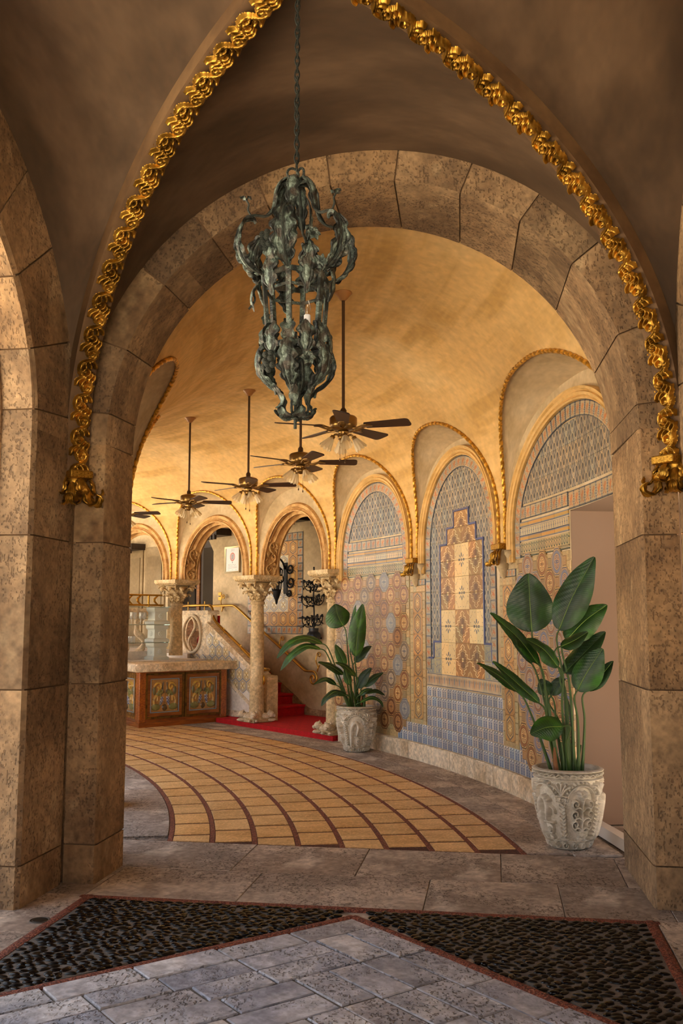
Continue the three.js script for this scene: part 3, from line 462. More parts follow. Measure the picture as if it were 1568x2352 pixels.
for (const [sx, where] of [[-1, 'left'], [1, 'right']]) {
  const U = (x, w) => UW(UC + sx * x, 0, w), o = struct('floor_pebbles_' + where, `triangle of glossy black pebbles framed in red aggregate on the ${where} of the bay floor`);
  mesh('mortar_bed', polyPrism([U(0.04, FW), U(UH, FW), U(UH, WC - 0.1)], -0.03, -0.003), M.bed, o);
  mesh('aggregate_edge', bar(U(-0.02, FW - 0.025), U(UH + 0.02, FW - 0.025), 0.055), M.aggregate, o);
  mesh('aggregate_edge', bar(U(UH - 0.025, FW), U(UH - 0.025, NW), 0.055), M.aggregate, o);
  mesh('aggregate_edge', bar(U(0, WC + DIA + 0.02), U(1.52, WC + DIA - 1.5), 0.055), M.aggregate, o);
  const spots = []; const sp = 0.047; let row = 0;
  for (let w = FW - 0.075; w > WC - 0.05; w -= sp * 0.84, row++) for (let x = 0.1 + (row % 2) * sp / 2; x < UH - 0.07; x += sp * 1.22) { const px = x + rr(-0.013, 0.013), pw = w + rr(-0.009, 0.009); if (WC + DIA - pw < px - 0.075) { const a = rr(-0.6, 0.6) + (rnd() < 0.2 ? 0.9 : 0); spots.push({ p: U(px, pw), a: rr(0.023, 0.033), b: rr(0.015, 0.021), h: rr(0.009, 0.013), t: a + 0.157, k: Math.floor(rnd() * 3), m: Math.floor(rnd() * 3) }); } }
  const inView = (s) => { const d = -s.p.z, y = -1.6, cc = d * 0.9934 + y * 0.1152, up = y * 0.9934 - d * 0.1152; return Math.abs(s.p.x / cc) < 0.365 && -up / cc < 0.545 ? 0 : 100; };
  spots.sort((a, b) => inView(a) + a.p.length() - inView(b) - b.p.length());
  const Mx = new THREE.Matrix4(), Q = new THREE.Quaternion();
  spots.slice(0, 300).forEach((s) => { const m = mesh('pebble', pebGeo[s.k], pebTones[s.m], o); m.position.copy(s.p).setY(-0.003); m.scale.set(s.a, s.h, s.b); m.rotation.set(rr(-0.15, 0.15), s.t, rr(-0.15, 0.15)); });
  const rest = spots.slice(300), im = new THREE.InstancedMesh(pebGeo[0], M.pebble, Math.max(1, rest.length)); im.name = 'pebble'; im.userData = { kind: 'stuff', label: 'remaining black pebbles' }; im.castShadow = im.receiveShadow = true;
  rest.forEach((s, i) => { Mx.compose(s.p.clone().setY(-0.003), Q.setFromAxisAngle(new V3(0, 1, 0), s.t), new V3(s.a, s.h, s.b)); im.setMatrixAt(i, Mx); }); if (rest.length) o.add(im);
}
{ const d = thing('floor_drain', 'small round metal cap set in the stone beside the left pier', 'drain cap', UW(-2.45, 0, 5.05)); mesh('cap', lathe([[0, 0.006], [0.035, 0.006], [0.043, 0.004], [0.045, -0.01]], 24), mat(new THREE.Color(0x3b342c), 0.5, 0.6), d); mesh('rim', lathe([[0.046, -0.01], [0.047, 0.005], [0.055, 0.004], [0.056, -0.01]], 24), mat(new THREE.Color(0x5b5148), 0.6, 0.4), d); }
// ---------- painted tiles on the curving wall ----------
const inR2 = RW + 0.03;
const tq = (q) => 22.9 - q / (13.68 * D2R);                             // q: metres along the wall, to the right of the middle corbel
function onWall(o, q, y, out, rz = 0) { const f = tq(q); o.position.copy(pol(inR2 - out, f, y)); const n = new V3(-Math.cos(f * D2R), 0, Math.sin(f * D2R)); o.rotation.set(0, Math.atan2(n.x, n.z), 0); if (rz) o.rotateZ(rz); return o; }
const tgCache = new Map();
function tileGeo(w, h, t = 0.012, oct = 0) {
  const key = [w, h, t, oct].map((x) => x.toFixed(4)).join(); if (tgCache.has(key)) return tgCache.get(key);
  const out = oct ? [[-1, -oct], [-oct, -1], [oct, -1], [1, -oct], [1, oct], [oct, 1], [-oct, 1], [-1, oct]] : [[-1, -1], [1, -1], [1, 1], [-1, 1]], e = 0.0025;
  const ring = (z, k) => out.map(([x, y]) => new V3(x * (w / 2 - k), y * (h / 2 - k), z));
  const g = loft([ring(0, 0), ring(t - 0.002, 0), ring(t, e)], { crease: 0.3, uv: false }), p = g.attributes.position, uv = g.attributes.uv; for (let i = 0; i < p.count; i++) uv.setXY(i, p.getX(i) / w + 0.5, p.getY(i) / h + 0.5);
  tgCache.set(key, g); return g;
}
const speck = (g, w, h, n, cols, a = 0.35) => { for (let i = 0; i < n; i++) { g.globalAlpha = a * rnd(); g.fillStyle = pick(cols); g.beginPath(); g.ellipse(rnd() * w, rnd() * h, 2 + rnd() * w * 0.05, 2 + rnd() * w * 0.03, rnd() * 3, 0, 7); g.fill(); } g.globalAlpha = 1; };
const line = (g, pts, w, c, close) => { g.lineWidth = w; g.strokeStyle = c; g.lineJoin = g.lineCap = 'round'; g.beginPath(); pts.forEach(([x, y], i) => (i ? g.lineTo(x, y) : g.moveTo(x, y))); if (close) g.closePath(); g.stroke(); };
const fillP = (g, pts, c) => { g.fillStyle = c; g.beginPath(); pts.forEach(([x, y], i) => (i ? g.lineTo(x, y) : g.moveTo(x, y))); g.closePath(); g.fill(); };
const ell = (g, x, y, rx, ry, c, rot = 0) => { g.fillStyle = c; g.beginPath(); g.ellipse(x, y, rx, ry, rot, 0, 7); g.fill(); };
const ringE = (g, x, y, r, w, c) => { g.lineWidth = w; g.strokeStyle = c; g.beginPath(); g.arc(x, y, r, 0, 7); g.stroke(); };
const glaze = (draw, bump = 0.003, w = 256, h = 256, rough = 0.38) => { const t = canvasTex(w, h, draw); return new THREE.MeshPhysicalMaterial({ map: t, bumpMap: t, bumpScale: bump, roughness: rough, clearcoat: 0.35, clearcoatRoughness: 0.25 }); };
const varied = (m, k = 0.1) => tones(m, [1, 1 - k, 1 + k, [1 + k, 1, 1 - k], [1 - k, 1, 1 + k * 0.6], 1 - k * 1.8]);
const T = {};
T.lattice = varied(glaze((g, w, h) => {
  g.fillStyle = '#7c7974'; g.fillRect(0, 0, w, h); speck(g, w, h, 60, ['#a99f8a', '#555a60', '#6a6e72']);
  for (const [cx, cy] of [[w / 2, h / 2], [0, 0], [w, 0], [0, h], [w, h]]) { fillP(g, [[cx, cy - h * 0.4], [cx + w * 0.4, cy], [cx, cy + h * 0.4], [cx - w * 0.4, cy]], '#4a4d53'); for (const a of [-0.6, 0, 0.6]) ell(g, cx + a * w * 0.2, cy + Math.abs(a) * 18, w * 0.05, h * 0.2, '#a9a79f', a); ell(g, cx, cy + h * 0.18, w * 0.13, h * 0.05, '#2f3642'); ell(g, cx, cy - h * 0.2, w * 0.06, h * 0.07, '#353b48'); }
  for (const [a, b] of [[[0, 0], [w, h]], [[w, 0], [0, h]]]) { line(g, [a, b], 26, '#b3a184'); line(g, [a, b], 6, '#5e564c'); }
}));
T.figure = varied(glaze((g, w, h) => {
  g.fillStyle = '#a99678'; g.fillRect(0, 0, w, h); speck(g, w, h, 40, ['#cdb994', '#7c7466']);
  g.fillStyle = '#3c4350'; g.fillRect(0, 0, w, 20); g.fillRect(0, h - 20, w, 20); g.fillStyle = '#5a6270'; g.fillRect(0, 20, 26, h - 40); g.fillRect(w - 26, 20, 26, h - 40);
  for (let k = 0; k < 6; k++) { ell(g, 13, 40 + k * 36, 8, 12, '#b9b4a8'); ell(g, w - 13, 40 + k * 36, 8, 12, '#b9b4a8'); }
  g.fillStyle = '#b0662b'; ell(g, 128, 120, 34, 44, '#b0662b', 0.5); ell(g, 150, 74, 24, 20, '#a85c24'); line(g, [[110, 150], [84, 196], [62, 200]], 20, '#9c5522'); line(g, [[138, 160], [158, 204], [184, 204]], 18, '#a35a24'); line(g, [[150, 110], [190, 96], [196, 70]], 14, '#b0662b'); line(g, [[100, 120], [66, 100], [60, 60]], 12, '#a85c24'); ell(g, 196, 160, 14, 14, '#5b6674'); ell(g, 62, 150, 10, 16, '#5b6674');
}));
const octTile = (bg, ring, inner, dark, blue) => glaze((g, w, h) => {
  g.fillStyle = bg; g.fillRect(0, 0, w, h); speck(g, w, h, 50, [ring, inner, '#7d6a52']); const c = w / 2; g.save(); g.translate(c, c);
  const oct = (r) => Array.from({ length: 8 }, (_, i) => [r * Math.cos((i + 0.5) * Math.PI / 4), r * Math.sin((i + 0.5) * Math.PI / 4)]);
  line(g, oct(122), 10, dark, true); line(g, oct(106), 5, inner, true); ringE(g, 0, 0, 84, 22, ring); ringE(g, 0, 0, 98, 5, dark); ringE(g, 0, 0, 72, 4, dark); ell(g, 0, 0, 66, 66, inner); ringE(g, 0, 0, 56, 5, blue || dark);
  for (let i = 0; i < 4; i++) { g.save(); g.rotate(i * Math.PI / 2); ell(g, 0, -26, 13, 22, blue || ring); ell(g, 0, -26, 6, 13, bg); ell(g, 30, -30, 6, 6, dark); g.restore(); } ell(g, 0, 0, 10, 10, dark); g.restore();
}, 0.006);
T.oct = [octTile('#b58c5a', '#7a4522', '#cfa468', '#4a3420'), octTile('#be965e', '#8c5226', '#d8b076', '#543a22'), octTile('#cdb384', '#b0935a', '#d9c692', '#6f6350', '#4a5878'), octTile('#9a948c', '#77757a', '#aaa192', '#565a66', '#55617a'), octTile('#a88d6c', '#665244', '#bfa680', '#453d38', '#4a546e'), octTile('#a8794a', '#683a1e', '#b98350', '#402a1a')];
T.octBlue = [octTile('#bfa078', '#5f6a8c', '#c9ae84', '#4c4a55', '#3f5490'), octTile('#b8946a', '#8c5a34', '#c2a070', '#54607c', '#4a5c90'), octTile('#c0a274', '#6a7494', '#b98e60', '#58536a', '#3c4f8c')];
T.small = varied(glaze((g, w, h) => { g.fillStyle = '#a88457'; g.fillRect(0, 0, w, h); line(g, [[20, 20], [236, 20], [236, 236], [20, 236]], 16, '#6f5236', true); line(g, [[66, 66], [190, 66], [190, 190], [66, 190]], 10, '#86663f', true); fillP(g, [[128, 84], [172, 128], [128, 172], [84, 128]], '#7d6a58'); ell(g, 128, 128, 16, 16, '#c7a56e'); }, 0.005, 256, 256), 0.14);
const quarter = (g, w, draw) => { draw(g); };
T.quatre = [0, 1, 2, 3].map((k) => varied(glaze((g, w, h) => { // a quarter of the brown quatrefoil design, turned by k
  g.translate(w / 2, h / 2); g.scale(k % 2 ? -1 : 1, k > 1 ? -1 : 1); g.translate(-w / 2, -h / 2);
  g.fillStyle = '#9a6c34'; g.fillRect(0, 0, w, h); speck(g, w, h, 40, ['#b98a45', '#7c5226', '#ad7a3a']); ell(g, w, h, 120, 150, '#7a5228'); ell(g, w, h * 0.78, 46, 90, '#68431f');
  const P1 = [[w, 20], [w * 0.72, 60], [w * 0.86, 96], [w * 0.52, 120], [w * 0.6, 170], [w * 0.3, 176], [w * 0.34, 226], [0, h - 10]]; line(g, P1, 13, '#e2c898'); line(g, P1.map(([x, y]) => [x + 26, y + 26]), 6, '#d9b980'); ell(g, 40, 50, 16, 36, '#c79c58', 0.7); line(g, [[0, 90], [60, 60], [90, 0]], 8, '#dcbf8c'); ell(g, w - 14, h - 14, 16, 16, '#d8bd88');
}, 0.003), 0.14));
T.star = [0, 1, 2, 3].map((k) => varied(glaze((g, w, h) => {
  g.translate(w / 2, h / 2); g.scale(k % 2 ? -1 : 1, k > 1 ? -1 : 1); g.translate(-w / 2, -h / 2);
  g.fillStyle = '#dcc08a'; g.fillRect(0, 0, w, h); speck(g, w, h, 70, ['#efe0b8', '#c79a4c', '#e8d3a0', '#d2a95e'], 0.5); for (const [x, y, a] of [[w - 56, h - 56, -0.785], [w - 78, h - 8, 1.57], [w - 8, h - 78, 0]]) ell(g, x, y, 9, 34, '#3f4a5e', a); ell(g, w, h, 20, 20, '#39455c'); for (const [x, y] of [[40, 120], [72, 96], [120, 40], [40, 200], [200, 44]]) ell(g, x, y, 8, 8, '#4a5568'); line(g, [[0, 150], [50, 130], [110, 60], [150, 0]], 5, '#c59a58'); line(g, [[0, h], [60, 200]], 4, '#b98a4c');
}, 0.002), 0.09));
T.vine = varied(glaze((g, w, h) => { g.fillStyle = '#9d9a82'; g.fillRect(0, 0, w, h); speck(g, w, h, 60, ['#c9b98a', '#6a7482', '#b59a5c', '#7f8a94'], 0.6); for (let k = 0; k < 7; k++) line(g, [[rnd() * w, rnd() * h], [rnd() * w, rnd() * h], [rnd() * w, rnd() * h]], 7, pick(['#5a6888', '#b89a5a', '#6e7a86'])); }));
T.hexa = varied(glaze((g, w, h) => {
  g.fillStyle = '#b48448'; g.fillRect(0, 0, w, h); speck(g, w, h, 50, ['#c79a58', '#96683a', '#d0a868']); const hx = (k) => [[w / 2, h / 2 - 116 * k], [w / 2 + 82 * k, h / 2 - 66 * k], [w / 2 + 82 * k, h / 2 + 66 * k], [w / 2, h / 2 + 116 * k], [w / 2 - 82 * k, h / 2 + 66 * k], [w / 2 - 82 * k, h / 2 - 66 * k]];
  line(g, hx(1), 14, '#5c5350', true); line(g, hx(0.82), 6, '#d8b472', true); line(g, hx(0.7), 9, '#76604a', true); for (let i = 0; i < 8; i++) { g.save(); g.translate(w / 2, h / 2); g.rotate(i * Math.PI / 4); ell(g, 0, -26, 8, 20, '#dcb878'); g.restore(); } ell(g, w / 2, h / 2, 9, 9, '#6b4c2c'); line(g, [[0, 20], [40, 4]], 8, '#7a5a3c'); line(g, [[w, 20], [w - 40, 4]], 8, '#7a5a3c'); line(g, [[0, h - 20], [40, h - 4]], 8, '#7a5a3c'); line(g, [[w, h - 20], [w - 40, h - 4]], 8, '#7a5a3c');
}, 0.006), 0.1);
T.speckle = varied(glaze((g, w, h) => { g.fillStyle = '#b59b6c'; g.fillRect(0, 0, w, h); speck(g, w, h, 90, ['#d8c08a', '#8a7a5c', '#6c7078', '#c79a4c'], 0.8); line(g, [[10, 10], [246, 10], [246, 246], [10, 246]], 8, '#8f7a55', true); ell(g, 128, 128, 30, 30, '#7a6a4c'); ell(g, 128, 128, 12, 12, '#d8bc80'); }), 0.12);
T.dado = varied(glaze((g, w, h) => {
  g.fillStyle = '#b3b8bf'; g.fillRect(0, 0, w, h); g.fillStyle = '#626e8a'; g.fillRect(34, 70, 80, 170); g.fillRect(142, 70, 80, 170); speck(g, w, h, 50, ['#c8c9c6', '#6d7890', '#3c4763']);
  for (const x of [74, 182]) { ell(g, x, 70, 40, 34, '#525e7c'); ell(g, x, 74, 22, 20, '#c4c6c4'); g.fillStyle = '#7c869a'; g.fillRect(x - 6, 96, 12, 130); line(g, [[x - 30, 120], [x, 150], [x + 30, 120]], 7, '#aeb4bb'); line(g, [[x - 30, 180], [x, 210], [x + 30, 180]], 7, '#8f98a6'); }
  for (let k = 0; k < 4; k++) ell(g, 32 + k * 64, 24, 18, 14, k % 2 ? '#2f3a58' : '#d2d2cb'); g.fillStyle = '#c8b79c'; g.fillRect(0, 0, 8, h); g.fillRect(w - 8, 0, 8, h); g.fillStyle = '#b8aa96'; g.fillRect(0, h - 14, w, 14);
}), 0.13);
T.edge = varied(glaze((g, w, h) => { g.fillStyle = '#37447c'; g.fillRect(0, 0, w, h); speck(g, w, h, 20, ['#4c5a94', '#2a3360']); }, 0.001, 64, 64), 0.1);
T.green = varied(glaze((g, w, h) => { g.fillStyle = '#33443a'; g.fillRect(0, 0, w, h); speck(g, w, h, 20, ['#4a5c4e', '#222e28']); }, 0.001, 64, 64), 0.1);
T.ochre = varied(glaze((g, w, h) => { g.fillStyle = '#b88a3c'; g.fillRect(0, 0, w, h); speck(g, w, h, 30, ['#d0a24c', '#8d7038', '#a0a090']); g.fillStyle = '#6b7284'; g.fillRect(0, 0, w, 14); g.fillRect(0, h - 14, w, 14); }, 0.001, 128, 64), 0.1);
T.band = varied(glaze((g, w, h) => { g.fillStyle = '#c9b795'; g.fillRect(0, 0, w, h); for (let k = 0; k < 6; k++) { const x = 21 + k * 43; g.fillStyle = '#3d4663'; g.fillRect(x - 4, 14, 8, h - 28); ell(g, x, h / 2, 9, 12, '#47517a'); g.fillStyle = '#b39a6c'; g.fillRect(x + 16, 10, 5, h - 20); } g.fillStyle = '#55607c'; g.fillRect(0, 0, w, 8); g.fillRect(0, h - 8, w, 8); }, 0.001, 256, 128), 0.08);
T.frieze = varied(glaze((g, w, h) => { g.fillStyle = '#b59f74'; g.fillRect(0, 0, w, h); for (let k = 0; k < 3; k++) { const x = 43 + k * 85; ell(g, x, 150, 30, 60, '#31413c'); ell(g, x, 140, 13, 40, '#c9b183'); ell(g, x, 66, 9, 44, '#33463f'); ell(g, x - 30, 60, 8, 34, '#4c5a50', 0.5); ell(g, x + 30, 60, 8, 34, '#4c5a50', -0.5); } g.fillStyle = '#4d4438'; g.fillRect(0, h - 34, w, 20); for (let k = 0; k < 8; k++) ell(g, 16 + k * 32, h - 24, 9, 8, '#a08650'); }, 0.003), 0.1);
T.multi = varied(glaze((g, w, h) => { g.fillStyle = '#b8a283'; g.fillRect(0, 0, w, h); speck(g, w, h, 30, ['#d3c09a', '#8d8478']); for (let k = 0; k < 3; k++) { ell(g, 44 + k * 84, 128, 15, 80, k % 2 ? '#4a5878' : '#a8663a', 0.12); ell(g, 80 + k * 84, 90, 9, 34, '#5c6a64', -0.3); ell(g, 44 + k * 84, 50, 12, 12, '#b98d4a'); } g.fillStyle = '#5d5f6c'; g.fillRect(0, 0, w, 16); g.fillRect(0, h - 16, w, 16); }), 0.1);

const wallTiles = [struct('wall_tiled_1', 'tiled bay beside the plain doorway, with octagonal tiles under a lattice field'), struct('wall_tiled_2', 'tiled bay with the stepped yellow panel above a blue dado'), struct('wall_tiled_3', 'tiled bay beside the stairs, brown octagonal tiles under a lattice arch')];
const counts = [0, 0, 0], spare = [[], [], []];
function put(wi, q, y, w, h, m, { out = 0, rz = 0, oct = 0, t = 0.012 } = {}) {
  const g = tileGeo(w, h, t, oct), mm = Array.isArray(m) ? pick(m) : m;
  if (counts[wi]++ < 300) { const o = mesh('tile', g, mm, wallTiles[wi]); onWall(o, q, y, out, rz); } else { const o = new THREE.Object3D(); onWall(o, q, y, out, rz); o.updateMatrix(); spare[wi].push([g.clone().applyMatrix4(o.matrix), mm]); }
}
const archB = tileArch.slice(0, 3).map((b, i) => ({ q: (22.9 - b.c) * 13.68 * D2R, H: b.h * RW * D2R, y0: b.y0, top: b.top }));
const inArch = (i, q, y, m = 0) => { const b = archB[i], x = (q - b.q) / (b.H - m); return Math.abs(x) < 1 && (y < b.y0 || y < b.y0 + (b.top - m) * Math.sqrt(1 - x * x)); };
const nicheQ = (22.9 - NI) * 13.68 * D2R;
const free = (q, y, w = 0, h = 0) => q + w / 2 < nicheQ + 0.01 || y - h / 2 > NTOP - 0.01;
const LW = 0.142, LH = 0.186, GP = 0.003;
for (const i of [2, 1, 0]) {
  const b = archB[i];
  // border that follows the arch
  const N = i ? 22 : 34; for (let k = 0; k <= N; k++) { const a = Math.PI * (k + 0.5) / (N + 1), x = (b.H - 0.07) * Math.cos(a), y = b.y0 + (b.top - 0.07) * Math.sin(a); if (tq(b.q + x) < 2.2) continue; put(i, b.q + x, y, Math.PI * (b.H + b.top) / 2 / (N + 1) * 0.985, 0.125, T.figure, { out: 0.004, rz: Math.atan2((b.top - 0.07) * Math.cos(a) * 1, -(b.H - 0.07) * Math.sin(a)) + Math.PI }); }
  for (const s of [-1, 1]) for (let y = 2.39; y > (i === 1 ? 1.1 : 2.2); y -= 0.126) { const q = b.q + s * (b.H - 0.07); if (free(q, y) && tq(q) > 2.2) put(i, q, y, 0.125, 0.123, T.figure, { out: 0.004, rz: s > 0 ? -Math.PI / 2 : Math.PI / 2 }); }
}
// lattice fields
for (const i of [2, 0]) { const b = archB[i], n = Math.round(b.H * 2 / LW) + 1; for (let r = 0; r < 5; r++) for (let c = 0; c < n; c++) { const q = b.q + (c - (n - 1) / 2) * LW, y = 2.70 + LH / 2 + r * LH; if (inArch(i, q, y, 0.055) && tq(q) > 2.3) put(i, q, y, LW - GP, LH - GP, T.lattice, { out: -0.005 }); } }
const PQ = 1.15, CELL = 0.355;                                            // the stepped panel and its cells
const panelHalf = (y) => (y > 2.81 ? 0 : y > 2.64 ? CELL / 2 : y > 2.46 ? CELL : y > 1.38 ? CELL * 1.5 : y > 1.2 ? CELL * 2 : y > 1.02 ? CELL * 2.4 : 9);
{ const n = 13, h2 = LH; for (let r = 0; r < 13; r++) for (let c = -n; c <= n; c++) { const q = PQ + c * LW, y = 1.02 + h2 / 2 + r * h2; if (inArch(1, q, y, 0.055) && Math.abs(q - PQ) < 0.9 && Math.abs(q - PQ) > panelHalf(y + 0.06) - 0.045) put(1, q, y, LW - GP, LH - GP, T.lattice, { out: -0.005 }); } }
// belts between the lattice and the octagons
for (const [i, q0, q1] of [[2, -1.94, -0.2], [0, 2.5, nicheQ - 0.02]]) {
  const row = (y, h, w, m) => { const n = Math.max(1, Math.round((q1 - q0) / w)), st = (q1 - q0) / n; for (let k = 0; k < n; k++) put(i, q0 + (k + 0.5) * st, y, st - GP, h - GP, m, { out: 0.002 }); };
  row(2.618, 0.125, 0.125, T.figure); row(2.51, 0.05, 0.29, T.ochre); row(2.44, 0.075, 0.29, T.band); row(2.378, 0.05, 0.29, T.ochre); row(2.285, 0.12, 0.18, T.frieze); row(2.212, 0.016, 0.25, T.green);
}
for (let q = nicheQ + 0.06; tq(q) > 2.2; q += 0.125) put(0, q, 2.60, 0.122, 0.15, T.figure);
// octagons and squares
const octField = (i, q0, q1, y0, y1, pool) => { const s = 0.172; for (let y = y0 + 0.04; y < y1; y += 0.086) for (const q of [q0 + 0.02, q1 - 0.045]) if (free(q, y, 0.06)) put(i, q, y, 0.084, 0.084, T.speckle); for (let q = q0; q < q1; q += 0.086) for (const y of [y0 + 0.03, y0 + 0.115, y1 - 0.05]) if (free(q, y, 0.06)) put(i, q, y, 0.084, 0.084, T.speckle); let r = 0; for (let y = y1 - s / 2; y > y0 + 0.03; y -= s, r++) { let c = 0; for (let q = q0 + s / 2; q < q1 - s / 4; q += s, c++) { if (!free(q, y, 0.1)) continue; if ((r + c) % 2) put(i, q, y, 0.252, 0.252, pool(r, c), { oct: 0.36, t: 0.014, out: 0.003 }); else put(i, q, y, 0.086, 0.086, T.small, { rz: Math.PI / 4 * 0, t: 0.014, out: 0.003 }); } } };
octField(2, -2.14, -0.2, 0.22, 2.2, (r, c) => ((r * 3 + c * 5) % 7 === 0 ? T.oct[3] : (r * 5 + c * 3) % 6 === 0 ? T.oct[2] : (r + c) % 5 === 0 ? T.oct[4] : T.oct[[0, 1, 5][(r * 2 + c) % 3]]));
octField(0, 2.52, nicheQ, 0.22, 2.2, (r, c) => ((r + c * 2) % 3 ? T.octBlue[(r * 2 + c) % 3] : T.oct[(r + c) % 2]));
// the stepped panel of yellow and brown tiles with its blue outline
{
  const half = CELL / 2 - GP / 2, cell = (c, r, kind) => { const cx = PQ + c * CELL, cy = 1.02 + (r + 0.5) * 0.36; for (let k = 0; k < 4; k++) put(1, cx + (k % 2 ? 0.25 : -0.25) * CELL, cy + (k > 1 ? -0.09 : 0.09), half, 0.18 - GP, pick((kind ? T.star : T.quatre)[k]), { out: 0.001 }); };
  for (let r = 0; r < 4; r++) for (let c = -1; c <= 1; c++) cell(c, r, r === 0 ? c === -1 : r === 3 ? c === 0 : (r + c) % 2 === 0);
  const half2 = (c, y, k) => put(1, PQ + c, y, half, 0.18 - GP, pick(T.quatre[k]), { out: 0.001 });
  [[-0.27, 2.55, 0], [-0.09, 2.55, 1], [0.09, 2.55, 0], [0.27, 2.55, 1], [-0.09, 2.73, 0], [0.09, 2.73, 1]].forEach(([c, y, k]) => half2(c * CELL / 0.36, y, k));
  for (const s of [-1, 1]) { put(1, PQ + s * CELL * 1.75, 1.29, half, 0.18 - GP, T.vine); put(1, PQ + s * CELL * 1.75, 1.11, half, 0.18 - GP, T.vine); put(1, PQ + s * CELL * 2.2, 1.11, half * 0.85, 0.18 - GP, T.vine); }
  const e = 0.022, hl = (q0, q1, y) => put(1, PQ + (q0 + q1) / 2, y, q1 - q0, e, T.edge, { out: 0.006 }), vl = (q, y0, y1) => put(1, PQ + q, (y0 + y1) / 2, e, y1 - y0, T.edge, { out: 0.006 });
  const C2 = CELL / 2; hl(-C2 - e, C2 + e, 2.83); for (const s of [-1, 1]) { const H = (a, b, y) => hl(Math.min(s * a, s * b), Math.max(s * a, s * b), y); vl(s * (C2 + e / 2), 2.65, 2.82); H(C2 + e, CELL + e, 2.65); vl(s * (CELL + e / 2), 2.475, 2.64); H(CELL + e, CELL * 1.5 + e, 2.472); vl(s * (CELL * 1.5 + e / 2), 1.93, 2.462); vl(s * (CELL * 1.5 + e / 2), 1.39, 1.93); H(CELL * 1.5, CELL * 2 + e, 1.385); vl(s * (CELL * 2 + e / 2), 1.21, 1.375); H(CELL * 2 + e, CELL * 2.42, 1.2); }
}
// orange strips under the corbels and the blue dado
for (const [i, q] of [[2, 0.02], [0, 2.28]]) {
  for (let k = 0; k < 6; k++) put(i, q, 1.96 - 0.125 - k * 0.247, 0.23, 0.244, T.hexa, { out: 0.004 });
  for (const s of [-1, 1]) for (let k = 0; k < 15; k++) put(i, q + s * 0.155, 1.96 - 0.05 - k * 0.1, 0.072, 0.097, T.speckle, { out: 0.002 });
  for (let k = -2; k <= 2; k++) { put(i, q + k * 0.076, 2.0, 0.074, 0.074, T.speckle); put(i, q + k * 0.076, 2.075, 0.074, 0.07, T.figure); put(i, q + k * 0.076, 0.44, 0.074, 0.07, T.speckle); }
}
for (let k = 0; k < 15; k++) put(1, 0.24 + (k + 0.5) * 0.1255, 0.955, 0.123, 0.14, T.multi);
for (let r = 0; r < 6; r++) { const y = 0.2 + (r + 0.5) * 0.112, ext = [0.8, 0.72, 0.42, 0.32, 0.22, 0.1][r]; for (let q = 0.24 + 0.0625 - 0.1255 * Math.round(ext / 0.1255 + (r < 2 ? 0 : 1)); q < 2.12 + ext + 0.05; q += 0.1255) { const strip0 = r > 1 && (Math.abs(q - 0.02) < 0.22 || Math.abs(q - 2.28) < 0.22); if (strip0) continue; put(1, q, y, 0.1225, 0.109, T.dado, { out: 0.003 }); } }
wallTiles.forEach((o, i) => { const by = new Map(); spare[i].forEach(([g, m]) => { if (!by.has(m)) by.set(m, []); by.get(m).push(g); }); const all = [...by]; if (!all.length) return; const holder = part('tile', o); holder.userData = { kind: 'stuff', label: 'remaining small tiles' }; all.forEach(([m, gs]) => mesh('tile', merge(gs), m, holder)); });
// plinth of pale travertine below the tiles
const plinth = struct('baseboard_tiled', 'pale travertine plinth blocks below the tiled wall');
for (let f = 31.4, k = 0; f > NI; k++) { const f0 = Math.max(NI, 31.4 - (k + 1) * 4.42 + 1.2), rings = []; for (let j = 0; j <= 5; j++) { const a = lerp(f - 0.02, f0 + 0.02, j / 5); rings.push([pol(RW - 0.012, a, 0), pol(RW - 0.012, a, 0.192), pol(RW - 0.004, a, 0.2), pol(RW + 0.05, a, 0.2), pol(RW + 0.05, a, 0)]); } mesh('plinth_block', loft(rings, { off: [rr(0, 5), rr(0, 5)] }), pick(tones(M.travPale, [1, 0.95, 1.04])), plinth); f = f0; }
{ const s = struct('trim_threshold', 'white painted sill on the floor at the doorway beside the pier'); const rings = []; for (let j = 0; j <= 5; j++) { const a = lerp(NI - 0.1, 2.6, j / 5); rings.push([pol(RW + 0.05, a, 0), pol(RW + 0.06, a, 0.075), pol(RW + 0.14, a, 0.075), pol(RW + 0.15, a, 0)]); } mesh('sill', loft(rings), mat(new THREE.Color(0xcfcac4), 0.5), s); }
// ---------- arcade of columns, stair hall ----------
M.column = travertine(hex(0xd8c19b), hex(0xc2a77d), hex(0xe6d4b4), 0.25, 601, 0.002);
M.carved = plaster(hex(0xc79d63), hex(0xa87c46), hex(0xd8b37c), 621, 12, 12, 0.8, 0.003);
M.carvedPale = plaster(hex(0xd6bd92), hex(0xbd9f70), hex(0xe4cfa8), 627, 12, 12, 0.8, 0.003);
M.carpetRed = surfaceTex(512, 0.35, (u, v) => { const n = fbm(u, v, 70, 70, 2, 641), b = fbm(u, v, 6, 6, 3, 643); return [...mix3(hex(0xcf0d18), hex(0xa8060e), sst(0.3, 0.7, n * 0.6 + b * 0.4)), n]; }, 0.005, 0.95, { sheen: 0.3, sheenColor: new THREE.Color(0x801010), sheenRoughness: 0.6 });
M.brass = mat(new THREE.Color(0xc79a48), 0.3, 0.9);
M.iron = mat(new THREE.Color(0x16161a), 0.5, 0.5);
M.white = plaster(hex(0xe6ddd2), hex(0xd5c9bd), hex(0xefe8df), 661, 6, 6, 1.5, 0.002);
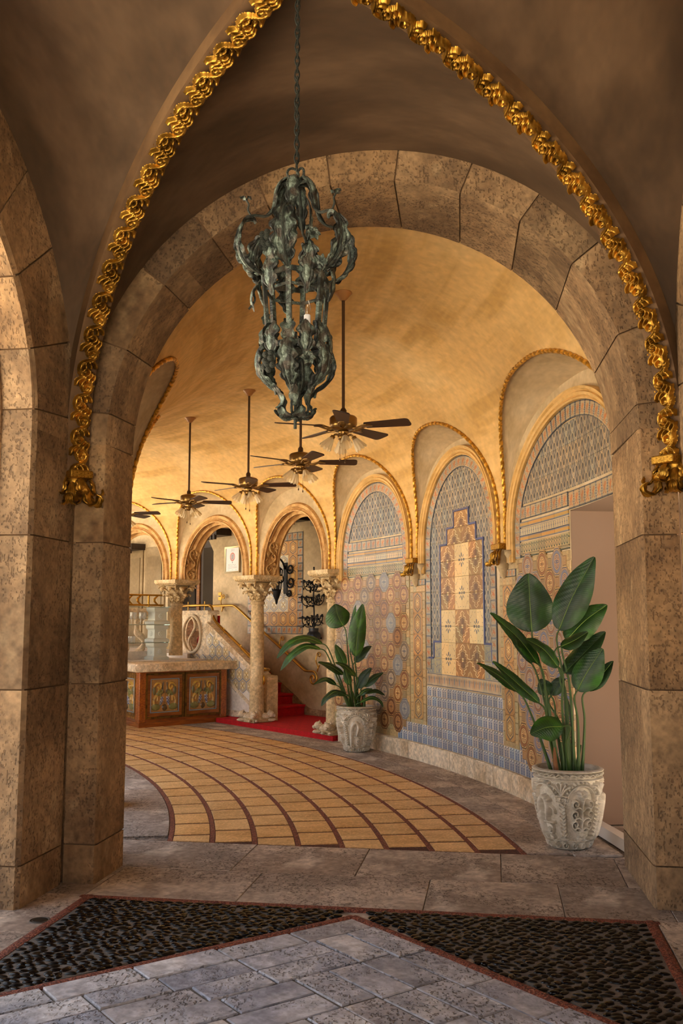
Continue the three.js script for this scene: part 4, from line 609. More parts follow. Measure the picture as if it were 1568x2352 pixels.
// walls of the three open bays, with round openings
const openBay = (i) => { const b = outer[i], R = 3.72; return { c: (bounds[i] + bounds[i + 1]) / 2, R }; };
const OY = 2.42, OT = 0.95;
const arcadeWall = struct('wall_arcade', 'ochre plaster wall pierced by the carved arches of the stair hall');
for (const i of [3, 4, 5]) {
  const { c, R } = openBay(i), rings = [], hw = (bounds[i + 1] - bounds[i]) / 2;
  for (let j = 0; j <= 48; j++) { const t = j / 48, a = Math.PI * t, o = [c + R * Math.cos(a), OY + OT * Math.sin(a)], k = Math.cos(a), e = [c + hw * Math.max(-1, Math.min(1, k * 1.5)), Math.min(4.62, OY + 3.2 * Math.sin(a))]; if (j === 0 || j === 48) o[1] = e[1] = 2.33; rings.push([pol(RW + 0.02, ...o), pol(RW + 0.02, ...e), pol(RW + 0.24, ...e), pol(RW + 0.24, ...o)]); }
  mesh('arch_wall', loft(rings), M.hallPlaster, arcadeWall);
}
const vine = relief(256, 512, ({ pen, blob, groove, spiral }) => { // pierced vine with grapes on the arches
  pen([[128, 512], [60, 460], [50, 400], [128, 350], [206, 300], [200, 230], [128, 180], [60, 120], [60, 60], [128, 0]], 26, 0.9, 0.4);
  pen(spiral(96, 420, 48, 1.1, 0.3), 18, 0.85, 0.4); pen(spiral(160, 250, 48, 1.1, 3.4), 18, 0.85, 0.4); pen(spiral(96, 90, 44, 1.1, 0.5, -1), 18, 0.85, 0.4);
  for (let r = 0; r < 4; r++) for (let k = 0; k < 4 - r; k++) { blob(176 + k * 22 + r * 11, 404 + r * 20, 13, 13, 1, 0.4); blob(40 + k * 20 + r * 10, 200 + r * 18, 12, 12, 1, 0.4); blob(178 + k * 20 + r * 10, 60 + r * 18, 12, 12, 1, 0.4); }
  for (const [x, y, a] of [[206, 350, 0.6], [50, 300, -0.7], [206, 160, 0.5], [40, 20, -0.4], [210, 490, 0.2]]) { blob(x, y, 34, 20, 0.8, 0.35, a); groove([[x - 22, y], [x + 22, y]], 3, 0.5); }
  pen([[8, 0], [8, 512]], 16, 0.9, 0.6); pen([[248, 0], [248, 512]], 16, 0.9, 0.6);
});
[3, 4, 5].forEach((i, n) => {
  const { c, R } = openBay(i), H = R * RW * D2R, o = struct('trim_arch_' + (n + 1), `carved stone arch with pierced vine and grapes ${['at the foot of the stairs', 'in front of the framed certificate', 'farthest left, behind the bar'][n]}`);
  const at = (a, r, dep) => pol(RW + dep, c + (H - r) * Math.cos(a) / RW / D2R, OY + (OT - r) * Math.sin(a));
  const rings = []; for (let j = 0; j <= 40; j++) { const a = -0.12 + (Math.PI + 0.24) * j / 40; rings.push([at(a, 0.0, -0.015), at(a, -0.03, 0.03), at(a, -0.03, 0.25), at(a, 0.15, 0.25), at(a, 0.135, 0.23), at(a, 0.055, 0.0), at(a, 0.04, -0.02)]); }
  const body = loft(rings); mesh('arch_ring', body, M.carved, o);
  mesh('carved_vine', surf(40, 220, (u, v) => { const a = -0.1 + (Math.PI + 0.2) * v, h = vine(u, v * 5), q = at(a, lerp(0.06, 0.135, u) + h * 0.055, lerp(0.0, 0.22, u) - h * 0.025); return q; }, (u, v) => [u * 0.4, v * 2.6]), M.carved, o);
});
const lionGeo = () => { const s = (x, y, z, a, b, c, ry = 0) => { const g = new THREE.SphereGeometry(1, 16, 12); g.scale(a, b, c).rotateY(ry).translate(x, y, z); return g; }; return merge([s(0, 0.07, -0.02, 0.075, 0.06, 0.11), s(0, 0.105, 0.09, 0.055, 0.055, 0.06), s(0, 0.085, 0.145, 0.03, 0.028, 0.03), s(-0.04, 0.15, 0.075, 0.016, 0.022, 0.012), s(0.04, 0.15, 0.075, 0.016, 0.022, 0.012), s(-0.055, 0.022, 0.11, 0.028, 0.022, 0.06), s(0.055, 0.022, 0.11, 0.028, 0.022, 0.06), s(-0.07, 0.035, -0.06, 0.035, 0.035, 0.06), s(0.07, 0.035, -0.06, 0.035, 0.035, 0.06)]); };
const colNames = ['travertine column against the end of the tiled wall, beside the white potted plant', 'tall travertine column standing on the red carpet at the foot of the stairs', 'travertine column rising behind the bar counter'];
[[3, 0.07], [4, 0.07], [5, 0.98]].forEach(([i, y0], n) => {
  const f = bounds[i], o = struct('column_' + (n + 1), colNames[n]); o.position.copy(n ? pol(RW + 0.07, f, 0) : pol(RW + 0.07, f + 0.35, 0)); o.rotation.y = Math.atan2(-Math.cos(f * D2R), Math.sin(f * D2R));
  const sh = lathe([[0, y0 + 0.06], [0.118, y0 + 0.06], [0.112, y0 + 0.3], [0.107, 1.2], [0.098, 1.88], [0.113, 1.885], [0.118, 1.905], [0.113, 1.925], [0.1, 1.93], [0, 1.93]], 36), suv = sh.attributes.uv; for (let k = 0; k < suv.count; k++) suv.setXY(k, suv.getX(k) * 0.7, sh.attributes.position.getY(k)); sh.computeVertexNormals();
  mesh('shaft', toCreasedNormals(sh, 0.7), M.column, o);
  mesh('capital_bell', lathe([[0, 1.92], [0.095, 1.93], [0.105, 2.0], [0.13, 2.1], [0.18, 2.2], [0.2, 2.235], [0, 2.235]], 32), M.carvedPale, o);
  for (let tier = 0; tier < 2; tier++) for (let k = 0; k < 8; k++) { const a = (k + tier / 2) / 8 * 6.2832, K = 1.25, dir = new V3(Math.sin(a), 0, Math.cos(a)), sd = new V3(Math.cos(a), 0, -Math.sin(a)), r0 = 0.1, y = 1.935 + tier * 0.01, hh = tier ? 0.25 : 0.15; mesh('acanthus_leaf', leafGeo([[r0, 0], [r0 + 0.012, hh * 0.4], [r0 + 0.05 + tier * 0.03, hh * 0.8], [r0 + 0.11 + tier * 0.045, hh], [r0 + 0.135 + tier * 0.05, hh * 0.86], [r0 + 0.125 + tier * 0.05, hh * 0.74]].map(([r, q]) => dir.clone().multiplyScalar(r).setY(y + q)), sd, 0.066, { lobes: 4, rib: 0.16, cup: 0.3, nu: 12, nv: 22, lobe: 0.4, thick: 0.008 }), M.carvedPale, o); }
  for (const [x, z] of [[1, 1], [-1, 1], [1, -1], [-1, -1]]) mesh('volute', merge([tube(Array.from({ length: 18 }, (_, k) => { const t = k / 17, a = t * 8, r = 0.05 * (1 - t * 0.75); return new V3((0.2 + r * Math.cos(a)) * 0.9 * x, 2.185 + r * Math.sin(a), (0.2 + r * Math.cos(a)) * 0.9 * z); }), 0.014, 40, 6)]), M.carvedPale, o);
  mesh('abacus', loft([[0.22, 2.235], [0.262, 2.262], [0.278, 2.29], [0.278, 2.33]].map(([r, y]) => [[1, 1], [1, -1], [-1, -1], [-1, 1]].map(([x, z]) => new V3(x * r, y, z * r)).reverse())), M.column, o);
  const beads = []; for (const s of [0, 1, 2, 3]) for (let k = -5; k <= 5; k++) beads.push(new THREE.SphereGeometry(0.014, 6, 5).translate(k * 0.046, 2.262, 0.264).rotateY(s * Math.PI / 2)); const bd = mesh('bead_row', merge(beads), M.carvedPale, o); bd.userData = { kind: 'stuff', label: 'bead row' };
  if (n < 2) { mesh('plinth', box(0.36, 0.06, 0.36, 0.01, 0, y0 + 0.03, 0), M.column, o); for (const a of n ? [0.75, -0.75, 2.4, -2.4] : [0.6, -0.6]) { const l = mesh('lion_foot', lionGeo(), M.travPale, o); l.position.set(Math.sin(a) * 0.13, y0 + 0.012, Math.cos(a) * 0.13); l.rotation.y = a; } }
});
// shell of the stair hall
const hall = struct('wall_stair_hall', 'warm plaster walls of the stair hall behind the columns');
const prism = (pts, y0, y1) => loft([pts.map((p) => p.clone().setY(y0)), pts.map((p) => p.clone().setY(y1))]);
const quad = (a, b, c, d) => [SN(a[0], 0, a[1]), SN(b[0], 0, b[1]), SN(c[0], 0, c[1]), SN(d[0], 0, d[1])];
mesh('stair_wall', prism(quad([-1.2, -0.25], [-1.2, 0], [3.62, 0], [3.62, -0.25]), 0, 4.2), M.hallPlaster, hall);
mesh('side_wall', prism([SN(-0.9, 0, 0.02), SN(-1.1, 0, 0), pol(RW + 0.36, 31.3, 0), pol(RW + 0.36, 31.75, 0)], 0, 4.2), M.hallPlaster, hall);
mesh('landing_wall', prism(quad([5.35, -0.25], [5.35, 0], [9.6, 0], [9.6, -0.25]), 0, 4.2), M.hallPlaster, hall);
mesh('lintel', loft([[3.62, 2.99], [3.75, 3.3], [3.76, 4.2], [5.35, 4.2], [5.35, 3.25], [3.9, 3.25]].map((q) => q).reduce((a) => a, [[0], [0.25]]).map(([k]) => [[3.62, 4.2], [5.35, 4.2], [5.35, 3.28], [3.86, 3.28], [3.62, 2.98]].map(([s, y]) => SN(s, y, -k)))), M.hallPlaster, hall);
mesh('end_wall', prism(quad([9.4, -0.2], [9.6, -0.2], [9.6, 4], [9.4, 4]), 0, 4.2), M.hallPlaster, hall);
mesh('hall_ceiling', loft([[4.2], [4.4]].map(([y]) => [SN(-1.3, y, -1.2), SN(9.7, y, -1.2), SN(9.7, y, 4.2), pol(RW + 0.3, 66, y), pol(RW + 0.3, 56, y), pol(RW + 0.3, 48, y), pol(RW + 0.3, 40, y), pol(RW + 0.3, 31, y)])), tint(M.hallPlaster, 0.7), hall);
M.darkWood = surfaceTex(512, 0.8, (u, v) => { const a = fbm(u, v, 40, 4, 4, 681); return [...mix3(hex(0x3a281a), hex(0x20150d), a), a]; }, 0.002, 0.5);
M.wood = surfaceTex(512, 0.9, (u, v) => { const a = fbm(u, v, 5, 50, 4, 691), b = fbm(u, v, 3, 8, 3, 693); return [...mix3(hex(0xb4661f), hex(0x86440f), sst(0.3, 0.7, a * 0.6 + b * 0.4)), a]; }, 0.001, 0.35, { clearcoat: 0.5, clearcoatRoughness: 0.2 });
M.panelWood = tint(M.wood, 0.75, 0.95, 1.2);
const beam = struct('trim_beams', 'dark carved wooden beam ends under the stair hall ceiling');
for (const [s, y] of [[0.62, 3.33], [3.05, 3.24], [6.4, 3.16]]) { mesh('beam', prism(quad([s - 0.05, 0], [s - 0.05, 0.34], [s + 1.0, 0.34], [s + 1.0, 0]), y, y + 0.13), M.darkWood, beam); for (let k = 0; k < 9; k++) mesh('fret', prism(quad([s + k * 0.115, 0.3], [s + k * 0.115, 0.35], [s + 0.07 + k * 0.115, 0.35], [s + 0.07 + k * 0.115, 0.3]), y - 0.08, y + 0.02), M.darkWood, beam); }
// dark doorway at the top of the stairs and panelled wall to its left
const doorHall = struct('door_1', 'dark wooden double door in a deep opening at the top of the stairs');
for (let k = 0; k < 2; k++) { const s0 = 3.75 + k * 0.82, fr = [];
  mesh('door_leaf', prism(quad([s0, -0.34], [s0, -0.28], [s0 + 0.8, -0.28], [s0 + 0.8, -0.34]), 1.03, 3.3), M.darkWood, doorHall);
  for (const [y0, y1] of [[1.2, 1.75], [1.9, 3.1]]) mesh('door_panel', prism(quad([s0 + 0.14, -0.29], [s0 + 0.14, -0.262], [s0 + 0.66, -0.262], [s0 + 0.66, -0.29]), y0, y1), mat(new THREE.Color(0x151010), 0.15), doorHall); }
mesh('door_stile', prism(quad([4.53, -0.3], [4.53, -0.25], [4.63, -0.25], [4.63, -0.3]), 1.03, 3.3), tint(M.panelWood, 0.8), doorHall);
{ const g = prism(quad([3.5, -1.0], [3.5, -0.9], [5.5, -0.9], [5.5, -1.0]), 0, 4.2); mesh('door_backing', g, M.darkWood, doorHall); }
const panels = struct('wall_panelling', 'olive brown wall panelling behind the gold rail');
for (let k = 0; k < 4; k++) { const s0 = 5.4 + k * 0.95; mesh('panel', prism(quad([s0 + 0.05, 0], [s0 + 0.05, 0.035], [s0 + 0.9, 0.035], [s0 + 0.9, 0]), 1.1, 3.2), tint(M.hallPlaster, 0.5, 0.46, 0.4), panels); mesh('panel_frame', prism(quad([s0 + 0.16, 0.03], [s0 + 0.16, 0.05], [s0 + 0.79, 0.05], [s0 + 0.79, 0.03]), 1.3, 3.0), tint(M.hallPlaster, 0.42, 0.38, 0.32), panels); }
// landing, steps, stringer
const LY = 1.06;
const stairs = struct('floor_stairs', 'red-carpeted stone stairs rising left behind the column');
const NS = 6, RISE = (LY - 0.07) / NS, RUN = 0.335;
for (let k = 0; k < NS; k++) { const s0 = 0.68 + k * RUN, y1 = 0.07 + (k + 1) * RISE, pr = [[s0 - 0.0, 0.05], [s0 - 0.0, y1 - 0.05], [s0 - 0.022, y1 - 0.03], [s0 - 0.022, y1 - 0.008], [s0 - 0.01, y1], [s0 + RUN + 0.02, y1], [s0 + RUN + 0.02, 0.05]]; mesh('step', loft([0.02, 0.95].map((n) => pr.map(([s, y]) => SN(s, y, n))), { crease: 0.4 }), M.carpetRed, stairs); }
mesh('landing', loft([[0.0], [LY]].map(([y]) => [SN(2.68, y, 0), SN(9.4, y, 0), SN(9.4, y, 3.6), pol(RW + 0.35, 64, y), pol(RW + 0.35, 56, y), pol(RW + 0.35, 50, y), SN(2.68, y, 0.95)])), M.white, stairs);
mesh('wall_skirting', loft([[0.004], [0.03]].map(([n]) => [[-0.9, 0.07], [-0.9, 0.17], [0.52, 0.17], [0.62, 0.2], [2.55, 0.2 + 1.93 * 0.493], [3.6, 0.2 + 1.93 * 0.493], [3.6, 0.9], [0.7, 0.07]].map(([s, y]) => SN(s, y, n)))), M.trav, stairs);
const stringer = struct('wall_stringer', 'low stair wall faced with pale hexagonal tiles under a sloping stone coping');
const N0 = 0.96, N1 = 1.11;
const flatSN = (pts, n0, n1) => loft([n0, n1].map((n) => pts.map(([s, y]) => SN(s, y, n))));
mesh('wall_face', flatSN([[0.4, 0.07], [2.98, 0.07], [2.98, 0.95], [1.95, 0.95], [1.95, 1.5], [0.4, 0.7]], N0, N1), M.white, stringer);
mesh('pedestal', flatSN([[0.19, 0.07], [0.42, 0.07], [0.42, 0.755], [0.4, 0.77], [0.21, 0.77], [0.19, 0.755]], N0 - 0.02, N1 + 0.04), M.column, stringer);
mesh('coping', flatSN([[0.4, 0.68], [1.98, 1.5], [1.98, 1.61], [0.4, 0.785]], N0 - 0.03, N1 + 0.045), M.travPale, stringer);
mesh('skirting', flatSN([[0.42, 0.07], [2.4, 0.07], [2.4, 0.17], [0.42, 0.17]], N1 - 0.01, N1 + 0.02), M.travPale, stringer);
{ const s = new THREE.Shape(); [[1.95, 0.95], [2.98, 0.95], [2.98, 1.74], [1.95, 1.74]].forEach(([x, y], i) => (i ? s.lineTo(x, y) : s.moveTo(x, y)));
  const cx = 2.54, cy = 1.4, R = 0.27, hole = (k) => { const h = new THREE.Path(), p = []; for (let j = 0; j <= 18; j++) { const a = Math.PI / 2 * 0 + k * Math.PI + j / 18 * Math.PI * 0.98; p.push([cx + R * 0.86 * Math.sin(-a), cy + R * Math.cos(a)]); } for (let j = 0; j <= 10; j++) { const t = j / 10, y = (k ? 1 : -1) * R * (1 - 2 * t); p.push([cx - 0.1 * Math.sin(Math.PI * y / R) + (k ? 0.035 : -0.035), cy + y * 0.96]); } p.forEach(([x, y], i) => (i ? h.lineTo(x, y) : h.moveTo(x, y))); return h; };
  s.holes.push(hole(0), hole(1)); const g = new THREE.ExtrudeGeometry(s, { depth: 0.13, bevelEnabled: false, curveSegments: 8 }), p = g.attributes.position; for (let i = 0; i < p.count; i++) { const q = SN(p.getX(i), p.getY(i), N0 + p.getZ(i)); p.setXYZ(i, q.x, q.y, q.z); } const ix = g.index; g.computeVertexNormals(); mesh('pierced_panel', boxUV(g), M.travPale, stringer);
  const ell3 = (r, n) => tube(Array.from({ length: 40 }, (_, k) => { const a = k / 40 * 6.2832; return SN(cx + r * 0.98 * Math.cos(a), cy + r * 1.08 * Math.sin(a), n); }), 0.026, 80, 8, true); mesh('ring_moulding', ell3(0.3, N1 + 0.0), M.travPale, stringer);
  mesh('s_moulding', tube(Array.from({ length: 13 }, (_, k) => { const t = k / 12; return SN(cx + 0.1 * Math.sin((t - 0.5) * 6.2832), cy + 0.3 * (1 - 2 * t), N1 - 0.005); }), 0.024, 40, 8), M.travPale, stringer);
  mesh('cap_block', flatSN([[1.93, 1.74], [3.0, 1.74], [3.0, 1.79], [2.97, 1.81], [1.96, 1.81], [1.93, 1.79]], N0 - 0.03, N1 + 0.05), M.travPale, stringer);
  mesh('red_runner', flatSN([[2.0, 1.0], [2.95, 1.0], [2.95, 1.72], [2.0, 1.72]], N0 - 0.09, N0 - 0.05), M.carpetRed, stringer); }
M.palTile = tones(glaze((g, w, h) => { g.fillStyle = '#d6c7a4'; g.fillRect(0, 0, w, h); const hx = (k) => Array.from({ length: 6 }, (_, i) => [w / 2 + 122 * k * Math.sin(i * Math.PI / 3), h / 2 + 122 * k * Math.cos(i * Math.PI / 3)]); line(g, hx(1), 14, '#8f94a6', true); line(g, hx(0.8), 8, '#b79a68', true); line(g, hx(0.66), 8, '#8c8c98', true); for (let i = 0; i < 8; i++) { g.save(); g.translate(w / 2, h / 2); g.rotate(i * Math.PI / 4); ell(g, 0, -40, 13, 32, i % 2 ? '#c2a368' : '#e6dabb'); g.restore(); } ell(g, w / 2, h / 2, 14, 14, '#8a7752'); }, 0.008), [1, 0.95, 1.05, [1, 0.97, 0.9]]);
const hexGeo = (() => { const r = 0.119, ring = (z, k) => Array.from({ length: 6 }, (_, i) => new V3((r - k) * Math.sin(i * Math.PI / 3), (r - k) * Math.cos(i * Math.PI / 3), z)).reverse(); const g = loft([ring(0, 0), ring(0.01, 0), ring(0.014, 0.004)], { crease: 0.3, uv: false }), p = g.attributes.position, uv = g.attributes.uv; for (let i = 0; i < p.count; i++) uv.setXY(i, p.getX(i) / 2 / r + 0.5, p.getY(i) / 2 / r + 0.5); return g; })();
const onSN = (o, s, y, n, rz = 0) => { o.position.copy(SN(s, y, n)); const d = SN(0, 0, 1).sub(SN(0, 0, 0)); o.rotation.set(0, Math.atan2(d.x, d.z), 0); if (rz) o.rotateZ(rz); return o; };
for (let r = 0; r < 8; r++) for (let c = 0; c < 16; c++) { const s = 0.5 + c * 0.2065 + (r % 2) * 0.103, y = 0.22 + r * 0.179, top = 0.68 + (s - 0.4) * 0.519, low = 0.33 + (s - 0.763) * 0.546; if (s > 2.9 || y > Math.min(top, s > 1.95 ? 0.99 + (2.95 - s) * 0.12 : 9) - 0.03 || y < Math.min(low, 0.78) + 0.05) continue; onSN(mesh('tile', hexGeo, pick(M.palTile), stringer), s, y, N1 - 0.004); }
mesh('band_edge', flatSN([[0.4, 0.1], [1.62, 0.76], [2.98, 0.76], [2.98, 0.81], [1.6, 0.81], [0.4, 0.16]], N1 - 0.01, N1 + 0.015), M.travPale, stringer);
// red carpet on the raised pavement between the columns
{ const o = thing('red_carpet', 'bright red carpet spread between the columns at the foot of the stairs', 'carpet');
  mesh('pile', polyPrism([P(-2.03, 0, 15.70), P(-0.12, 0, 13.2), P(-0.02, 0, 13.3), SN(-0.86, 0, 0.03), SN(0.68, 0, 0.03), SN(0.68, 0, 0.95), SN(0.2, 0, 0.95), SN(0.18, 0, 1.165), SN(1.4, 0, 1.145), P(-1.83, 0, 15.89)], -0.01, 0.07, 0.012), M.carpetRed, o); }
// hand rails
const wallRail = thing('hand_rail', 'brass hand rail on the plaster wall ending in a scroll beside the stairs', 'hand rail');
const scroll = (s, y, n, r, dir = 1, turns = 1.4, a0 = 0) => Array.from({ length: 26 }, (_, k) => { const t = k / 25, a = a0 + dir * t * turns * 6.2832, q = r * (1 - 0.78 * t); return SN(s + q * Math.cos(a), y + q * Math.sin(a), n); });
mesh('rail', tube([SN(0.53, 0.8, 0.1), SN(0.56, 0.8, 0.1), SN(1.2, 1.135, 0.1), SN(2.0, 1.54, 0.1), SN(2.7, 1.9, 0.1), SN(2.78, 1.915, 0.1), SN(3.2, 1.915, 0.1), SN(3.58, 1.915, 0.1)], 0.024, 80, 10), M.brass, wallRail);
mesh('end_scroll', tube([SN(0.54, 0.8, 0.1), SN(0.42, 0.8, 0.1), ...scroll(0.36, 0.68, 0.1, 0.12, 1, 1.3, Math.PI / 2)], 0.018, 70, 8), M.brass, wallRail);
for (const [s, y] of [[0.22, 0.92], [1.24, 1.17], [3.12, 1.93]]) mesh('scroll_bracket', tube([...scroll(s + 0.02, y + 0.15, 0.07, 0.05, 1, 1.2, 0).reverse(), SN(s + 0.09, y + 0.06, 0.08), SN(s + 0.02, y - 0.06, 0.09), SN(s + 0.05, y - 0.12, 0.08), SN(s + 0.09, y - 0.08, 0.04), SN(s + 0.09, y - 0.02, 0.005)], 0.011, 60, 7), M.brass, wallRail);
const sRail = thing('hand_rail', 'gold hand rail stepping down over the tiled stair wall to a scroll by the column', 'hand rail');
const NR = (N0 + N1) / 2;
mesh('rail', tube(curve([SN(3.1, 1.9, NR), SN(2.2, 1.9, NR), SN(2.06, 1.89, NR), SN(1.99, 1.83, NR), SN(1.97, 1.72, NR), SN(1.9, 1.63, NR), SN(1.3, 1.3, NR), SN(0.75, 1.0, NR), SN(0.5, 0.87, NR)]), 0.023, 120, 10), M.gold, sRail);
mesh('end_scroll', tube([SN(0.5, 0.87, NR), SN(0.3, 0.86, NR), SN(0.1, 0.86, NR), ...[]].slice(0, 2).concat(scroll(0.2, 0.72, NR + 0.22, 0.13, -1, 1.4, Math.PI / 2).map((p) => p)), 0.02, 90, 8), M.gold, sRail);
for (const [s, y] of [[0.6, 0.78], [1.1, 1.05], [1.62, 1.32], [2.25, 1.78], [2.8, 1.78]]) mesh('post', new THREE.CylinderGeometry(0.009, 0.009, 0.2, 10).translate(...SN(s, y + 0.09, NR).toArray()), M.brass, sRail);
// ---------- bar counter ----------
const bar0 = P(-3.09, 0, 14.86), barTurn = Math.atan2(0.66, 0.751);
const BR = (x, y, z) => new V3(x, y, z).applyAxisAngle(new V3(0, 1, 0), barTurn).add(bar0);
const counter = thing('bar_counter', 'wooden bar counter with glazed relief panels of grapes under a thick stone top', 'bar counter', bar0, barTurn);
{
  const lp = (pts, y0, y1) => loft([y0, y1].map((y) => pts.map(([x, z]) => new V3(x, y, z)).reverse()));
  const L = [0.2, -0.98];
  mesh('body', lp([[0, 0], [1.56, 0], [1.56, -0.38], [0.5, -0.38], [0.5 + L[0] * 1.2, L[1] * 1.6], [L[0] * 1.6, L[1] * 1.6]], 0.06, 0.84), M.wood, counter);
  mesh('base_moulding', merge([lp([[-0.03, 0.03], [1.6, 0.03], [1.6, 0], [0.0, 0]], 0, 0.07), lp([[-0.03, 0.03], [0, 0], [L[0] * 1.6, L[1] * 1.6], [L[0] * 1.6 - 0.03, L[1] * 1.6]], 0, 0.07)]), M.wood, counter);
  const out = [[-0.17, 0.13], [-0.15, 0.15], [1.74, 0.15], [1.78, 0.11], [1.68, -0.37], [0.62, -0.37], [0.62 + L[0] * 1.2, L[1] * 1.6], [L[0] * 1.6 - 0.17, L[1] * 1.6]];
  const ctr = [0.7, -0.2], ring = (k, y) => out.map(([x, z]) => { const dx = x - ctr[0], dz = z - ctr[1], l = Math.hypot(dx, dz); return new V3(x - dx / l * k, y, z - dz / l * k); }).reverse();
  const st = [[0.03, 0.845], [0.008, 0.86], [0, 0.9], [0.006, 0.945], [0.03, 0.97]]; mesh('stone_top', loft(st.map(([k, y]) => ring(k, y)), { crease: 0.9 }), M.travPale, counter);
  mesh('corner_post', box(0.12, 0.77, 0.12, 0.01, 0.03, 0.455, -0.03), M.wood, counter); mesh('end_post', box(0.12, 0.77, 0.06, 0.01, 1.52, 0.455, 0.005), M.wood, counter);
  const W = 256, H = 200, bits = []; // drawing commands shared by the relief and its colours
  const grapes = relief(W, H, ({ pen, blob, spiral, groove }) => { for (const m of [0, 1]) { const X = (x) => (m ? W - x : x), q = (pts) => pts.map(([x, y]) => [X(x), y]);
    pen(q([[40, 176], [20, 140], [34, 110], [60, 96], [56, 130]]), 18, 0.8, 0.2); pen(q([[30, 40], [50, 20], [84, 22], [92, 48], [70, 60], [58, 44]]), 16, 0.9, 0.2); pen(q([[70, 70], [84, 90], [92, 120]]), 14, 0.8, 0.2); blob(X(84), 82, 40, 16, 0.7, 0.2, m ? 0.3 : -0.3); blob(X(44), 172, 44, 22, 0.8, 0.2); blob(X(30), 70, 16, 26, 0.7, 0.2);
    for (let r = 0; r < 6; r++) for (let k = 0; k < 3 - (r > 3 ? 1 : 0); k++) blob(X(92 + k * 8 - r * 1.2), 112 + r * 9, 5.5, 5.5, 1, 0.3); pen(q([[110, 20], [104, 60], [118, 80]]), 12, 0.8, 0.2); } blob(128, 176, 24, 20, 0.8, 0.3); });
  const colours = canvasTex(W, H, (g) => { g.fillStyle = '#b98c50'; g.fillRect(0, 0, W, H); for (const m of [0, 1]) { const X = (x) => (m ? W - x : x), q = (pts) => pts.map(([x, y]) => [X(x), y]); line(g, q([[40, 176], [20, 140], [34, 110], [60, 96], [56, 130]]), 17, '#c9a050'); line(g, q([[30, 40], [50, 20], [84, 22], [92, 48], [70, 60], [58, 44]]), 15, '#d0a648'); line(g, q([[70, 70], [84, 90], [92, 120]]), 13, '#8d8a48'); ell(g, X(84), 82, 40, 16, '#7d7d45', m ? 0.3 : -0.3); ell(g, X(44), 172, 44, 22, '#83824a'); ell(g, X(30), 70, 16, 26, '#6f6a42'); line(g, q([[110, 20], [104, 60], [118, 80]]), 11, '#5a4a30'); for (let r = 0; r < 6; r++) for (let k = 0; k < 3 - (r > 3 ? 1 : 0); k++) ell(g, X(92 + k * 8 - r * 1.2), 112 + r * 9, 5.5, 5.5, (r + k) % 2 ? '#5a5f86' : '#b0b2bd'); } ell(g, 128, 176, 24, 20, '#5c4527'); speck(g, W, H, 90, ['#d9b878', '#6a5a38', '#8a7a4a'], 0.4); });
  const mPanel = new THREE.MeshPhysicalMaterial({ map: colours, roughness: 0.32, clearcoat: 0.5 });
  const frames = (x0, x1, place, mFrame, mBorder) => {
    const w = x1 - x0, h = 0.7, cx = (x0 + x1) / 2, cy = 0.47, f = part('glazed_panel', counter); place(f, cx, cy);
    const fr = (a, wd, z0, z1) => { const r = []; for (const [x, y] of [[-1, -1], [1, -1], [1, 1], [-1, 1]]) r.push([[0, z0], [0, z1], [wd, z1], [wd, z0]].map(([k, z]) => new V3(x * (w / 2 - a - k), y * (h / 2 - a - k), z))); return loft(r, { loop: true }); };
    mesh('outer_frame', fr(0, 0.032, 0, 0.03), mFrame, f); mesh('inner_frame', fr(0.034, 0.05, 0, 0.018), mBorder, f);
    const bd = []; const bw = w / 2 - 0.095, bh = h / 2 - 0.095; for (let k = -20; k <= 20; k++) for (const s of [-1, 1]) { bd.push(new THREE.SphereGeometry(0.009, 6, 4).translate(k / 20 * bw, s * bh, 0.016), new THREE.SphereGeometry(0.009, 6, 4).translate(s * bw, k / 20 * bh, 0.016)); } const b = mesh('bead_border', merge(bd), mat(new THREE.Color(0x98a0a6), 0.4), f); b.userData = { kind: 'stuff', label: 'small blue grey beads' };
    mesh('relief', surf(110, 90, (u, v) => new V3((u - 0.5) * 2 * (bw - 0.012), (v - 0.5) * 2 * (bh - 0.012), 0.004 + 0.03 * grapes(u, v))), mPanel, f);
  };
  const dark = tint(M.gold, 0.3, 0.28, 0.25); dark.metalness = 0.4; const mid = tint(M.wood, 0.75, 0.85, 0.8);
  frames(0.08, 0.77, (f, cx, cy) => f.position.set(cx, cy, 0.004), dark, mid); frames(0.785, 1.475, (f, cx, cy) => f.position.set(cx, cy, 0.004), dark, mid);
  frames(0.14, 1.1, (f, cx, cy) => { f.position.set(L[0] * cx - 0.004, cy, L[1] * cx); f.rotation.y = Math.atan2(-L[1], L[0]) + Math.PI; f.rotation.y = Math.atan2(-0.98, -0.2); }, M.gold, tint(M.gold, 0.8));
}
